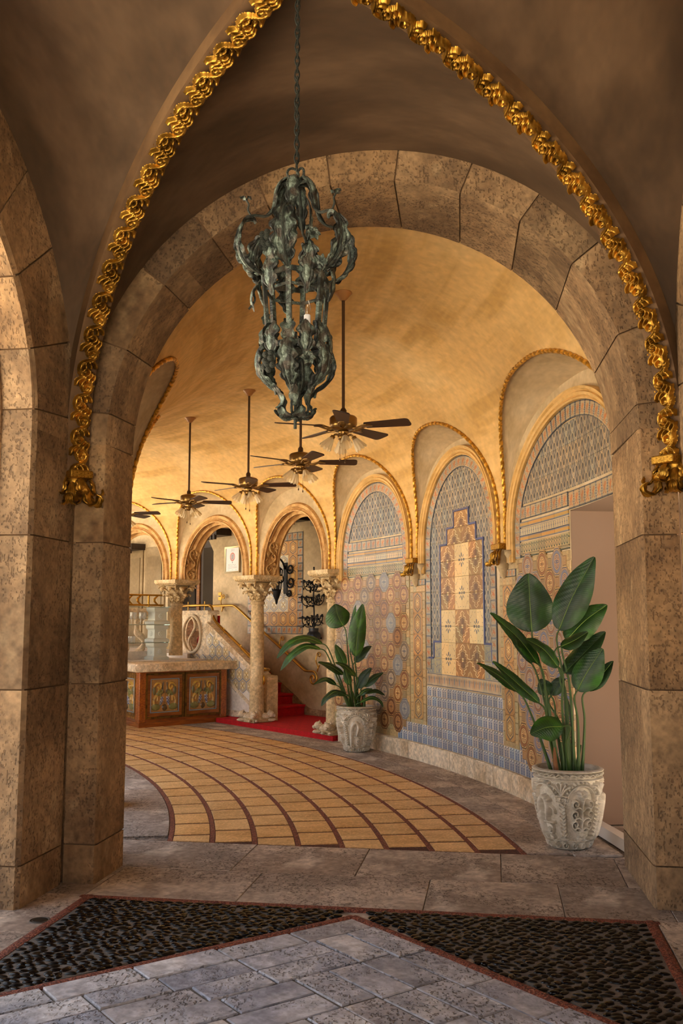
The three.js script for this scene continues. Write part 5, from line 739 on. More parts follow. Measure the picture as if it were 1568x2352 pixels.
// parapet, balustrade, gold railing behind the bar
const parapet = struct('wall_parapet', 'white stone parapet and curved balusters behind the bar');
{
  const lp = (pts, y0, y1) => loft([y0, y1].map((y) => pts.map(([x, z]) => BR(x, y, z)).reverse()));
  mesh('parapet_base', lp([[-1.6, -0.72], [1.66, -0.72], [1.66, -1.75], [-1.6, -1.75]], 0, 0.98), M.white, parapet);
  mesh('parapet_step', lp([[-1.5, -1.24], [1.2, -1.24], [1.2, -1.7], [-1.5, -1.7]], 0.98, 1.12), M.white, parapet);
  mesh('top_rail', lp([[-1.5, -1.28], [1.2, -1.28], [1.2, -1.5], [-1.5, -1.5]], 1.66, 1.84), M.travPale, parapet);
  for (let k = 0; k < 15; k++) mesh('dentil', lp([[-1.45 + k * 0.17, -1.25], [-1.36 + k * 0.17, -1.25], [-1.36 + k * 0.17, -1.28], [-1.45 + k * 0.17, -1.28]], 1.68, 1.76), M.travPale, parapet);
  for (let k = 0; k < 8; k++) { const x = -1.35 + k * 0.3; mesh('baluster', surf(10, 24, (u, v) => { const a = u * 6.2832, sx = 0.07 * Math.sin(v * 6.2832), r = 0.055 + 0.03 * Math.cos(v * 12.566); return BR(x + sx + r * Math.cos(a), 1.12 + 0.54 * v, -1.39 + r * 0.9 * Math.sin(a)); }), M.travPale, parapet); }
}
const gRail = thing('gold_railing', 'gold railing of crescent bars on the balustrade behind the bar', 'railing');
{
  const z = -1.39; for (const y of [1.9, 2.07]) mesh('rail', tube([BR(-1.5, y, z), BR(0, y, z), BR(1.2, y, z)], 0.016, 30, 8), M.gold, gRail);
  for (let k = 0; k < 16; k++) { const x = -1.4 + k * 0.165; if (k === 14) { mesh('post', tube([BR(x, 1.84, z), BR(x, 2.08, z)], 0.018, 4, 8), M.gold, gRail); continue; } mesh('crescent', taperTube(Array.from({ length: 9 }, (_, j) => { const t = j / 8; return BR(x - 0.085 * Math.sin(t * Math.PI) + 0.03, 1.905 + 0.16 * t, z); }), (v) => 0.006 + 0.014 * Math.sin(v * Math.PI), 16, 8), M.gold, gRail); }
  for (const x of [-1.45, 0, 1.15]) mesh('foot', tube([BR(x, 1.84, z), BR(x, 1.91, z)], 0.012, 3, 8), M.gold, gRail);
}
// grey stands, glass shelves, glasses
M.stand = mat(new THREE.Color(0xc3c9c2), 0.6); M.glass = new THREE.MeshPhysicalMaterial({ color: 0xf2f8f5, roughness: 0.04, transmission: 1, thickness: 0.01, ior: 1.45, attenuationColor: new THREE.Color(0xbfe0d0), attenuationDistance: 0.4 });
M.crystal = new THREE.MeshPhysicalMaterial({ color: 0xf6f8f6, roughness: 0.08, transmission: 0.75, thickness: 0.004, ior: 1.5, clearcoat: 1 });
M.thin = new THREE.MeshPhysicalMaterial({ color: 0xffffff, roughness: 0.03, transmission: 1, thickness: 0, ior: 1.5 });
const SX = 0.86, SZ = -1.0, SH = 0.283;
const standNames = ['lowest', 'middle', 'topmost'];
for (let k = 0; k < 3; k++) {
  const t = thing('display_stand', `pale grey rosette block, ${standNames[k]} of the three stacked beside the bar column`, 'display stand', BR(SX, 0.98 + k * (SH + 0.012), SZ), barTurn);
  const pr = [[0.15, 0], [0.15, 0.045], [0.135, 0.055], [0.115, 0.07], [0.112, 0.2], [0.13, 0.225], [0.135, 0.235], [0.135, SH]];
  mesh('block', loft(pr.map(([r, y]) => [[1, 1], [1, -1], [-1, -1], [-1, 1]].map(([x, z]) => new V3(x * r, y, z * r)).reverse())), M.stand, t);
  for (const a of [0, -Math.PI / 2]) { const r = mesh('rosette', lathe([[0, 0.012], [0.015, 0.012], [0.02, 0.005], [0.03, 0.01], [0.04, 0.008], [0.045, 0]], 20).rotateX(Math.PI / 2).translate(0, 0.14, 0.113), M.stand, t); r.rotation.y = a; }
}
for (let k = 0; k < 3; k++) { const y = 0.98 + (k + 1) * SH + k * 0.012; tag(mesh('glass_shelf', box(1.95, 0.01, 0.3, 0.003, -0.82, 0.0055, 0), M.glass), `${['lower', 'middle', 'upper'][k]} glass shelf resting on the grey rosette blocks behind the bar`, 'shelf').position.copy(BR(SX, y, SZ)); scene.children[scene.children.length - 1].rotation.y = barTurn; }
{
  const flute = lathe([[0.031, 0], [0.031, 0.002], [0.004, 0.006], [0.0035, 0.075], [0.012, 0.085], [0.026, 0.11], [0.032, 0.15], [0.03, 0.2], [0.0285, 0.2], [0.03, 0.15], [0.024, 0.112], [0.01, 0.088], [0, 0.086]], 20), tumb = lathe([[0, 0.001], [0.03, 0.001], [0.036, 0.1], [0.034, 0.1], [0.028, 0.012], [0, 0.012]], 18);
  for (let k = 0; k < 11; k++) tag(mesh('wine_glass', flute, M.crystal), 'clear stemmed glass in the row on the middle glass shelf', 'glass', 'stemmed glasses on the middle shelf').position.copy(BR(SX - 0.25 - k * 0.085, 0.98 + 2 * SH + 0.012 + 0.011, SZ + (k % 2) * 0.03));
  for (let k = 0; k < 9; k++) tag(mesh('tumbler', tumb, M.crystal), 'clear straight tumbler in the row on the lower glass shelf', 'glass', 'tumblers on the lower shelf').position.copy(BR(SX - 0.45 - k * 0.088, 0.98 + SH + 0.011, SZ + (k % 2) * 0.03));
}
// ---------- on the stair hall wall ----------
{
  const o = thing('tile_panel', 'large framed panel of golden octagonal tiles with a blue figured border on the stair wall', 'tile panel');
  const put2 = (s, y, w, h, m, n = 0.004, oct = 0) => onSN(mesh('tile', tileGeo(w, h, 0.014, oct), pick(m), o), s, y, n);
  onSN(mesh('backing', box(1.66, 1.78, 0.012, 0.002), M.hallPlaster, o), 1.58, 2.28, 0.0);
  const s0 = 0.76, s1 = 2.4, y0 = 1.4, y1 = 3.16, bw = 0.14;
  const nS = 11, nY = 13; for (let k = 0; k < nS; k++) for (const y of [y0 + bw / 2, y1 - bw / 2]) put2(s0 + (k + 0.5) * (s1 - s0) / nS, y, (s1 - s0) / nS - 0.003, bw - 0.003, T.figure);
  for (let k = 0; k < nY - 2; k++) for (const s of [s0 + bw / 2, s1 - bw / 2]) put2(s, y0 + bw + (k + 0.5) * (y1 - y0 - 2 * bw) / (nY - 2), bw - 0.003, (y1 - y0 - 2 * bw) / (nY - 2) - 0.003, T.figure);
  const gold = [tint(T.hexa[0], 1.12)], pale = M.palTile; for (let c = 0; c < 5; c++) for (let r = 0; r < 6; r++) { const w = (s1 - s0 - 2 * bw) / 5, h = (y1 - y0 - 2 * bw) / 6; put2(s0 + bw + (c + 0.5) * w, y0 + bw + (r + 0.5) * h, w - 0.004, h - 0.004, c === 0 || r === 0 || r === 5 || c === 4 ? gold : pale); }
}
{
  const o = thing('picture_frame', 'framed white certificate with an orange seal on the stair wall', 'picture');
  const cs = 2.93, cy = 2.78, w = 0.5, h = 0.5;
  const fr = (a, wd, z0, z1) => { const r = []; for (const [x, y] of [[-1, -1], [1, -1], [1, 1], [-1, 1]]) r.push([[0, z0], [0, z1], [wd, z1 - 0.008], [wd, z0]].map(([k, z]) => new V3(x * (w / 2 - a - k), y * (h / 2 - a - k), z))); return loft(r, { loop: true }); };
  onSN(mesh('frame', fr(0, 0.03, 0, 0.03), mat(new THREE.Color(0xb9a57c), 0.35, 0.7), o), cs, cy, 0.004);
  const cert = canvasTex(256, 256, (g) => { g.fillStyle = '#f1eee8'; g.fillRect(0, 0, 256, 256); g.fillStyle = '#8d8a88'; g.font = 'italic 30px serif'; g.textAlign = 'center'; g.fillText('2021', 128, 38); ringE(g, 128, 98, 40, 14, '#c9683a'); ell(g, 128, 98, 30, 34, '#b9a79a'); for (let k = 0; k < 5; k++) { g.fillStyle = '#6d615c'; g.fillRect(108, 80 + k * 9, 40, 3); } ell(g, 128, 158, 8, 9, '#8a8a90'); g.fillStyle = '#77736f'; g.font = 'italic 18px serif'; g.fillText('The', 60, 190); for (let k = 0; k < 3; k++) { g.fillStyle = '#b5b0aa'; g.fillRect(40, 200 + k * 9, 176, 3); } line(g, [[82, 188], [100, 180], [118, 190], [140, 180], [170, 190], [196, 178]], 2, '#66625f'); g.fillStyle = '#a09b95'; for (const x of [44, 116, 186]) g.fillRect(x, 236, 30, 3); });
  onSN(mesh('certificate', new THREE.PlaneGeometry(0.45, 0.45).translate(0, 0, 0.012), new THREE.MeshPhysicalMaterial({ map: cert, roughness: 0.25, clearcoat: 0.6 }), o), cs, cy, 0.004);
}
{ const o = thing('switch_plate', 'small brass switch plate on the stair wall', 'switch'); onSN(mesh('plate', box(0.1, 0.15, 0.012, 0.004), M.brass, o), 3.36, 2.1, 0.008); for (const x of [-0.02, 0.02]) onSN(mesh('toggle', box(0.012, 0.03, 0.02, 0.003, x, 0, 0.012), mat(new THREE.Color(0xe8dfc8), 0.5), o), 3.36, 2.1, 0.008); }
{ const o = thing('wall_speaker', 'small beige speaker box high on the stair wall', 'speaker'); onSN(mesh('case', box(0.17, 0.16, 0.13, 0.01), mat(new THREE.Color(0xb0a288), 0.6), o), 0.33, 3.3, 0.07); onSN(mesh('grille', box(0.14, 0.13, 0.01, 0.003), mat(new THREE.Color(0x9a8d76), 0.8), o), 0.33, 3.3, 0.135); }
{ // black iron lantern on a bracket
  const o = thing('wall_lantern', 'black iron wall lantern in front of the golden tile panel', 'wall lantern', SN(1.24, 1.98, 0.02)); o.scale.setScalar(1.3); const out = SN(0, 0, 1).sub(SN(0, 0, 0)), c = out.clone().multiplyScalar(0.15), ac = (r, y) => c.clone().setY(y);
  mesh('back_plate', box(0.09, 0.42, 0.02, 0.008).rotateY(Math.atan2(out.x, out.z)).translate(0, 0.3, 0), M.iron, o);
  mesh('bracket', merge([tube([out.clone().multiplyScalar(0.01).setY(0.42), out.clone().multiplyScalar(0.06).setY(0.52), out.clone().multiplyScalar(0.12).setY(0.56), out.clone().multiplyScalar(0.15).setY(0.5)], 0.013, 24, 7), tube(Array.from({ length: 20 }, (_, k) => { const t = k / 19, a = t * 9, r = 0.07 * (1 - t * 0.8); return out.clone().multiplyScalar(0.09 + r * Math.cos(a)).setY(0.28 + r * Math.sin(a)); }), 0.01, 40, 6)]), M.iron, o);
  { const rt = SN(-1, 0, 0).sub(SN(0, 0, 0)); for (const [y, r] of [[0.42, 0.07], [0.24, 0.08], [0.1, 0.05]]) mesh('scrollwork', tube(Array.from({ length: 22 }, (_, k) => { const t = k / 21, a = Math.PI + t * 9, q = r * (1 - t * 0.75); return rt.clone().multiplyScalar(0.05 + r + q * Math.cos(a)).addScaledVector(out, 0.02).setY(y + q * Math.sin(a)); }), 0.011, 50, 6), M.iron, o); }
  mesh('roof', lathe([[0, 0.52], [0.02, 0.5], [0.03, 0.46], [0.085, 0.42], [0.09, 0.405], [0, 0.4]], 6).translate(c.x, 0, c.z), M.iron, o);
  mesh('cage', merge([...Array(6)].map((_, k) => { const a = k * 1.0472; return tube([new V3(c.x + 0.075 * Math.cos(a), 0.41, c.z + 0.075 * Math.sin(a)), new V3(c.x + 0.055 * Math.cos(a), 0.14, c.z + 0.055 * Math.sin(a))], 0.009, 3, 6); })), M.iron, o).userData = { kind: 'stuff', label: 'cage bars' };
  mesh('pendant', lathe([[0, -0.06], [0.012, -0.04], [0.02, 0.0], [0.045, 0.06], [0.06, 0.12], [0.065, 0.145], [0, 0.15]], 12).translate(c.x, 0, c.z), M.iron, o);
  mesh('lantern_glass', lathe([[0.045, 0.15], [0.064, 0.4]], 6).translate(c.x, 0, c.z), mat(new THREE.Color(0x2c2a26), 0.2), o);
}
{ // wrought iron candelabrum rising from a dark vase
  const o = thing('candelabrum', 'black wrought iron candle tree in a ribbed vase fixed to the stair wall', 'candelabrum', SN(0.27, 1.24, 0.16)); const rx = SN(-1, 0, 0).sub(SN(0, 0, 0)), rz = SN(0, 0, 1).sub(SN(0, 0, 0)), q = (x, y, z = 0) => rx.clone().multiplyScalar(x).addScaledVector(rz, z).setY(y);
  mesh('vase', surf(48, 20, (u, v) => { const a = u * 6.2832, pr = [0.03, 0.07, 0.1, 0.108, 0.1, 0.075, 0.055, 0.075][0] + 0, t = v, r = (t < 0.78 ? 0.03 + 0.082 * Math.sin(Math.min(1, t / 0.78) * Math.PI * 0.78) : lerp(0.08, 0.085, (t - 0.78) / 0.22)) * (1 + (t < 0.75 ? 0.07 * Math.abs(Math.cos(a * 6)) : 0)); return new V3(r * Math.cos(a), t * 0.27, r * Math.sin(a)); }), mat(new THREE.Color(0x2c3038), 0.35, 0.4), o);
  mesh('wall_hook', tube([q(0, 0.1, 0), q(0, 0.1, -0.16)], 0.014, 4, 8), M.iron, o);
  mesh('stem', tube([q(0, 0.2), q(0.01, 0.5), q(-0.01, 0.8), q(0.01, 1.05), q(0, 1.28)], 0.013, 40, 8), M.iron, o);
  const arms = [[0.42, -1, 0.24], [0.45, 1, 0.16], [0.76, -1, 0.26], [0.78, 1, 0.2], [1.02, -1, 0.2], [1.0, 1, 0.16]]; let k = 0;
  for (const [y, s, l] of arms) for (const z of [0.05, -0.05]) {
    mesh('arm', merge([tube([q(0, y - 0.12), q(s * l * 0.5, y - 0.13, z), q(s * l, y - 0.05, z), q(s * l * 0.96, y + 0.03, z), q(s * l * 0.75, y + 0.02, z), q(s * l * 0.7, y - 0.03, z)], 0.009, 36, 6), tube(Array.from({ length: 16 }, (_, j) => { const t = j / 15, a = 2 + t * 8, r = 0.055 * (1 - t * 0.8); return q(s * (l * 0.4 + r * Math.cos(a)), y - 0.04 + r * Math.sin(a), z); }), 0.007, 36, 6)]), M.iron, o);
    mesh('candle_cup', lathe([[0, 0], [0.028, 0.004], [0.02, 0.02], [0.014, 0.05], [0, 0.05]], 10).translate(...q(s * l, y + 0.0, z).toArray()), M.iron, o);
    const lv = []; for (let j = 0; j < 9; j++) { const a = rr(0, 6.28), c = q(s * l * rr(0.1, 1), y - 0.08 + rr(-0.06, 0.1), z + rr(-0.02, 0.03)); lv.push(leafGeo([c, c.clone().add(q(0.02 * Math.cos(a), 0.02 * Math.sin(a))), c.clone().add(q(0.045 * Math.cos(a), 0.045 * Math.sin(a), 0.01))], q(0.3, 0.2, 1).normalize(), 0.02, { nu: 4, nv: 6, thick: 0.002 })); } mesh('iron_leaves', merge(lv), M.iron, o).userData = { kind: 'stuff', label: 'small iron leaves' };
    if (s < 0) mesh('cross_arm', merge([tube([q(-l - 0.08, y + 0.02, z), q(-l * 0.3, y + 0.015, z)], 0.012, 4, 7)]), M.iron, o);
  }
}
// ---------- ceiling fans ----------
const fanWood = surfaceTex(256, 0.4, (u, v) => { const a = fbm(u, v, 4, 40, 4, 711); return [...mix3(hex(0x4a2c1a), hex(0x2a170c), a), a]; }, 0.0005, 0.45);
M.bronze = mat(new THREE.Color(0x8a6a3a), 0.28, 0.85); M.rod = mat(new THREE.Color(0x4a321e), 0.45, 0.5);
M.shade = new THREE.MeshPhysicalMaterial({ color: 0xe6d6b4, roughness: 0.5, transmission: 0.45, thickness: 0, side: THREE.DoubleSide });
function makeFan(label) {
  const t = thing('ceiling_fan', label, 'ceiling fan', null, 0, 'ceiling fans along the vault');
  mesh('canopy', lathe([[0.075, 0.005], [0.078, -0.005], [0.06, -0.02], [0.035, -0.055], [0.018, -0.07], [0, -0.07]], 28), mat(new THREE.Color(0x9a6a38), 0.5, 0.2), t);
  mesh('downrod', new THREE.CylinderGeometry(0.0135, 0.0135, 1.06, 12).translate(0, -0.57, 0), M.rod, t);
  mesh('coupling', lathe([[0.016, -1.02], [0.028, -1.04], [0.028, -1.075], [0.05, -1.085], [0, -1.09]], 20), M.rod, t);
  mesh('motor_housing', lathe([[0, -1.075], [0.06, -1.08], [0.105, -1.095], [0.118, -1.11], [0.118, -1.165], [0.11, -1.175], [0.112, -1.185], [0.09, -1.205], [0.05, -1.215], [0, -1.215]], 36), M.bronze, t);
  const sh = new THREE.Shape(); sh.moveTo(0.2, -0.05); sh.lineTo(0.555, -0.07); sh.quadraticCurveTo(0.59, -0.066, 0.59, -0.03); sh.lineTo(0.59, 0.03); sh.quadraticCurveTo(0.59, 0.066, 0.555, 0.07); sh.lineTo(0.2, 0.05); sh.quadraticCurveTo(0.17, 0, 0.2, -0.05);
  const bg = boxUV(new THREE.ExtrudeGeometry(sh, { depth: 0.006, bevelEnabled: true, bevelSize: 0.002, bevelThickness: 0.002, bevelSegments: 1, curveSegments: 5 }).rotateX(-Math.PI / 2 - 0.22));
  const br = merge([tube([new V3(0.06, -0.012, 0), new V3(0.12, -0.02, 0.028), new V3(0.2, 0, 0.03), new V3(0.25, 0.002, 0.0)], 0.008, 16, 6), tube([new V3(0.06, -0.012, 0), new V3(0.12, -0.02, -0.028), new V3(0.2, 0, -0.03), new V3(0.25, 0.002, 0.0)], 0.008, 16, 6), box(0.1, 0.006, 0.03, 0.002, 0.21, -0.006, 0)]);
  for (let k = 0; k < 5; k++) { const b = mesh('blade', bg, fanWood, t); b.position.y = -1.185; b.rotation.y = k * 1.2566; mesh('blade_arm', br, M.bronze, b); }
  mesh('light_kit', lathe([[0, -1.21], [0.045, -1.215], [0.05, -1.235], [0.035, -1.25], [0.05, -1.265], [0.045, -1.29], [0.02, -1.305], [0, -1.31]], 24), M.bronze, t);
  const sg = (() => { const n = 24, f = (u, v) => { const a = u * 6.2832, r = (0.02 + 0.034 * Math.pow(v, 0.8)) * (1 + 0.05 * v * Math.cos(a * 10)); return new V3(r * Math.cos(a), -v * 0.105 + 0.008 * v * Math.cos(a * 10), r * Math.sin(a)); }; return surf(n * 2, 10, f); })();
  for (let k = 0; k < 4; k++) { const a = part('lamp_arm', t); a.position.set(0, -1.26, 0); a.rotation.y = k * Math.PI / 2 + 0.5; mesh('socket', merge([tube([new V3(0.03, 0, 0), new V3(0.07, 0.008, 0), new V3(0.088, -0.01, 0)], 0.009, 10, 7), lathe([[0, 0.012], [0.02, 0.01], [0.022, -0.02], [0, -0.02]], 14).rotateZ(0.62).translate(0.092, -0.014, 0)]), M.bronze, a); const s = mesh('glass_shade', sg, M.shade, a); s.position.set(0.098, -0.024, 0); s.rotation.z = 0.62; }
  for (const [x, z, l] of [[-0.02, 0.03, 0.16], [0.025, 0.02, 0.18]]) { const c = mesh('pull_chain', new THREE.CylinderGeometry(0.0022, 0.0022, l, 6).translate(x, -1.3 - l / 2, z), M.bronze, t); mesh('pull_knob', lathe([[0, 0], [0.007, 0.004], [0.006, 0.02], [0.002, 0.028], [0, 0.028]], 8).translate(x, -1.3 - l - 0.025, z), M.rod, c); }
  return t;
}
const fanAt = [[9.25, -20, 'nearest ceiling fan, hanging right of the iron lantern with two long pull chains'], [18.25, 2, 'second ceiling fan, its rod passing behind the foot of the iron lantern'], [27.15, -8, 'third ceiling fan, hanging before the arch at the foot of the stairs'], [36.15, 10, 'fourth ceiling fan, hanging before the carved arch by the certificate'], [45.3, -10, 'farthest ceiling fan, only two blades showing beside the left pier']];
const fan0 = makeFan(fanAt[0][2]);
fanAt.forEach(([f, a, label], i) => { let o = fan0; if (i) { o = fan0.clone(); o.name = numbered('ceiling_fan'); o.userData.label = label; scene.add(o); } o.position.copy(pol(RC, f, YV + RV - 0.006)); o.rotation.y = a * D2R; });
// ---------- the iron lantern ----------
M.verdigris = surfaceTex(512, 0.25, (u, v) => { const a = fbm(u, v, 8, 8, 4, 731), f = fbm(u, v, 40, 40, 2, 733); let c = mix3(hex(0x2a2d2a), hex(0x5c6a61), sst(0.35, 0.65, a)); c = mix3(c, hex(0x9db0a5), sst(0.52, 0.75, f * 0.5 + a * 0.5) * 0.75); c = mix3(c, hex(0x5b4a40), sst(0.6, 0.75, fbm(u, v, 5, 5, 3, 735)) * 0.5); return [...c, f]; }, 0.002, 0.5, { metalness: 0.25 });
{
  const hook = UW(UC, 0, WC); hook.x -= 0.02; const Y0 = 2.452, o = thing('hanging_lantern', 'green weathered iron lantern of curling acanthus leaves hung on a long chain', 'lantern', hook.clone().setY(Y0));
  const q = (a, r, y) => new V3(r * Math.sin(a), y - Y0, r * Math.cos(a)), sd = (a) => new V3(Math.cos(a), 0, -Math.sin(a)), A0 = -0.17, six = [0, 1, 2, 3, 4, 5].map((k) => A0 + k * Math.PI / 3);
  const frame = part('frame', o);
  const ringBar = (r, y, h, n = 6) => { const rings = []; for (let k = 0; k < n; k++) { const a = A0 + k * 6.2832 / n; rings.push([q(a, r, y - h), q(a, r, y + h), q(a, r + 0.008, y + h), q(a, r + 0.008, y - h)]); } return loft(rings, { loop: true }); };
  mesh('upper_ring', ringBar(0.142, 3.062, 0.011), M.verdigris, frame); mesh('lower_ring', ringBar(0.116, 2.758, 0.011), M.verdigris, frame); mesh('middle_ring', ringBar(0.133, 3.0, 0.006), M.verdigris, frame);
  for (const a of six) {
    const s = sd(a).multiplyScalar(0.011), t = new V3(Math.sin(a), 0, Math.cos(a)).multiplyScalar(0.008), pr = (r, y) => [[-1, -1], [1, -1], [1, 1], [-1, 1]].map(([x, z]) => q(a, r, y).addScaledVector(s, x).addScaledVector(t, z));
    mesh('bar', loft([pr(0.118, 2.75), pr(0.145, 3.07)]), M.verdigris, frame);
    mesh('scroll_arm', tube([[0.012, 3.49], [0.06, 3.485], [0.088, 3.43], [0.1, 3.36], [0.135, 3.325], [0.19, 3.318], [0.232, 3.285], [0.25, 3.21], [0.24, 3.13], [0.195, 3.085], [0.146, 3.066]].map(([r, y]) => q(a, r, y)), 0.0065, 60, 7), M.verdigris, frame);
    mesh('lower_arm', tube([[0.116, 2.76], [0.148, 2.735], [0.16, 2.69], [0.145, 2.63], [0.1, 2.59], [0.066, 2.555], [0.058, 2.525], [0.072, 2.5], [0.07, 2.475], [0.03, 2.468], [0.006, 2.475]].map(([r, y]) => q(a, r, y)), 0.006, 50, 7), M.verdigris, frame);
  }
  const lf = (name, pts, a, half, opt) => mesh(name, leafGeo(pts.map(([r, y, da = 0]) => q(a + da, r, y)), sd(a), half, { thick: 0.0025, ...opt }), M.verdigris, o);
  six.forEach((a, k) => {
    lf('acanthus_leaf', [[0.15, 3.06], [0.205, 3.095], [0.252, 3.17], [0.252, 3.24], [0.222, 3.295], [0.19, 3.3], [0.18, 3.285]], a, 0.06, { lobes: 5, rib: 0.16, cup: 0.16, nu: 28, nv: 56, lobe: 0.4 });
    lf('crown_leaf', [[0.012, 3.505], [0.055, 3.505], [0.09, 3.46], [0.1, 3.4], [0.108, 3.36], [0.135, 3.325]], a, 0.034, { lobes: 4, rib: 0.14, cup: 0.3, nu: 20, nv: 36 });
    if (k % 2) lf('inner_leaf', [[0.05, 3.22], [0.06, 3.28], [0.062, 3.36], [0.05, 3.42]], a + 0.5, 0.026, { lobes: 5, rib: 0.1, cup: 0.3, nu: 10, nv: 20 });
    lf('basket_leaf', [[0.118, 2.77], [0.15, 2.752], [0.168, 2.7], [0.158, 2.64], [0.125, 2.6], [0.09, 2.575], [0.085, 2.55]], a, 0.05, { lobes: 5, rib: 0.16, cup: 0.18, nu: 26, nv: 50, lobe: 0.38 });
    lf('bud_leaf', [[0.122, 2.745], [0.142, 2.78], [0.14, 2.815], [0.118, 2.845], [0.108, 2.83]], a, 0.034, { lobes: 3, rib: 0.12, cup: 0.5, nu: 12, nv: 20 });
    const b = a + Math.PI / 6;
    lf('vine_leaf', [[0.14, 3.125], [0.158, 3.1], [0.165, 3.05], [0.155, 2.99], [0.14, 2.955]], b, k % 2 ? 0.05 : 0.044, { lobes: 2.5, rib: 0.14, nu: 22, nv: 36, cup: 0.15, lobe: 0.5, point: 0.6 });
    lf('vine_leaf', [[0.13, 3.07], [0.16, 3.1], [0.172, 3.14], [0.158, 3.18]], b + 0.05, 0.042, { lobes: 2.5, rib: 0.14, nu: 22, nv: 36, cup: 0.15, lobe: 0.5 });
    lf('vine_leaf', [[0.13, 2.845], [0.148, 2.8], [0.152, 2.75], [0.138, 2.7], [0.128, 2.68]], b, 0.046, { lobes: 2.5, rib: 0.14, nu: 22, nv: 36, cup: 0.15, lobe: 0.5, point: 0.6 });
    lf('tail_leaf', [[0.1, 2.6], [0.09, 2.57], [0.066, 2.54], [0.066, 2.51], [0.088, 2.49]], a + 0.1, 0.022, { lobes: 3, rib: 0.1, cup: 0.4, nu: 8, nv: 18 });
    lf('rosette_leaf', [[0.004, 2.462], [0.04, 2.456], [0.07, 2.468], [0.085, 2.492], [0.092, 2.49]], b, 0.034, { lobes: 3, rib: 0.14, cup: 0.25, nu: 10, nv: 18 });
  });
  mesh('rosette', lathe([[0, -0.004], [0.018, 0.0], [0.024, 0.014], [0.012, 0.03], [0, 0.032]], 16), M.verdigris, o);
  const flower = (a, r, y, sz) => { const f = part('flower', o), c = q(a, r, y), g = []; const ax = new V3(Math.sin(a), 0.15, Math.cos(a)).normalize(), s = sd(a), up = ax.clone().cross(s).negate(); for (let k = 0; k < 6; k++) { const t = k * 1.0472, d = s.clone().multiplyScalar(Math.cos(t)).addScaledVector(up, Math.sin(t)), e = d.clone().cross(ax); g.push(leafGeo([c.clone(), c.clone().addScaledVector(d, sz * 0.5).addScaledVector(ax, sz * 0.25), c.clone().addScaledVector(d, sz).addScaledVector(ax, sz * 0.2)], e, sz * 0.36, { nu: 6, nv: 10, lobes: 1, lobe: 0.1, thick: 0.002 })); } mesh('petals', merge(g), M.verdigris, f); mesh('flower_eye', new THREE.SphereGeometry(sz * 0.2, 10, 8).translate(c.x + ax.x * sz * 0.25, c.y + ax.y * sz * 0.25, c.z + ax.z * sz * 0.25), M.verdigris, f); };
  flower(A0 + 0.62, 0.175, 3.2, 0.034); flower(A0 + 0.5, 0.175, 2.67, 0.034); flower(A0 + 2.7, 0.17, 3.2, 0.034); flower(A0 - 2.2, 0.19, 2.93, 0.03);
  const bunch = (a, r, y) => { const f = part('grape_bunch', o); for (const [x, yy, z] of [[-0.018, 0, 0], [0.016, 0.004, 0.004], [0, -0.018, 0.008], [-0.012, 0.024, 0.004], [0.014, 0.028, 0], [0.002, -0.04, 0], [-0.026, -0.022, -0.004], [0.024, -0.024, 0]]) { const c = q(a, r + z, y + yy).addScaledVector(sd(a), x); mesh('grape', new THREE.SphereGeometry(0.0135, 12, 9).translate(c.x, c.y, c.z), M.verdigris, f); } };
  bunch(A0 - 0.62, 0.175, 3.19); bunch(A0 - 0.5, 0.17, 2.67); bunch(A0 + 1.7, 0.17, 3.17);
  for (const k of [0, 2, 4]) { const a = six[k] - 1.05; mesh('tendril', tube([[0.2, 3.315], [0.215, 3.34], [0.212, 3.365], [0.222, 3.38]].map(([r, y]) => q(a, r, y)), 0.0045, 16, 6), M.verdigris, o); lf('tendril_leaf', [[0.222, 3.38], [0.235, 3.395], [0.25, 3.39]], a, 0.02, { nu: 8, nv: 10, lobes: 2, lobe: 0.5 }); lf('tendril_leaf', [[0.222, 3.38], [0.215, 3.395], [0.2, 3.39]], a, 0.018, { nu: 8, nv: 10, lobes: 2, lobe: 0.5 }); }
  { const a = A0 - 1.25, f = part('hanging_spray', o); mesh('spray_stem', tube([[0.15, 3.05], [0.18, 3.0], [0.175, 2.96], [0.2, 2.92]].map(([r, y]) => q(a, r, y)), 0.005, 20, 6), M.verdigris, f); mesh('spray_leaf', leafGeo([[0.15, 3.05], [0.185, 3.0], [0.19, 2.95], [0.175, 2.91]].map(([r, y]) => q(a, r, y)), sd(a), 0.03, { thick: 0.0025, lobes: 3, lobe: 0.4 }), M.verdigris, f); }
  mesh('centre_post', new THREE.CylinderGeometry(0.007, 0.007, 0.42, 10).translate(0, 2.62 + 0.0 - Y0, 0), M.verdigris, o);
  mesh('candle_tray', lathe([[0, 2.74 - Y0], [0.05, 2.742 - Y0], [0.06, 2.752 - Y0], [0.05, 2.748 - Y0], [0, 2.75 - Y0]], 24), M.verdigris, o);
  const cd = part('candle_bulb', o); cd.position.set(0.05, 0.03, 0.03);
  mesh('candle_sleeve', lathe([[0, 2.75 - Y0], [0.0145, 2.75 - Y0], [0.0145, 2.862 - Y0], [0.011, 2.866 - Y0], [0, 2.866 - Y0]], 20), mat(new THREE.Color(0xe6e4e6), 0.5), cd);
  mesh('bulb', lathe([[0.009, 2.864 - Y0], [0.012, 2.872 - Y0], [0.0155, 2.888 - Y0], [0.0135, 2.908 - Y0], [0.006, 2.927 - Y0], [0, 2.934 - Y0]], 20), M.thin, cd); mesh('filament', tube([new V3(-0.003, 2.868 - Y0, 0), new V3(-0.004, 2.9 - Y0, 0), new V3(0.004, 2.9 - Y0, 0), new V3(0.003, 2.868 - Y0, 0)], 0.0008, 12, 4), M.brass, cd);
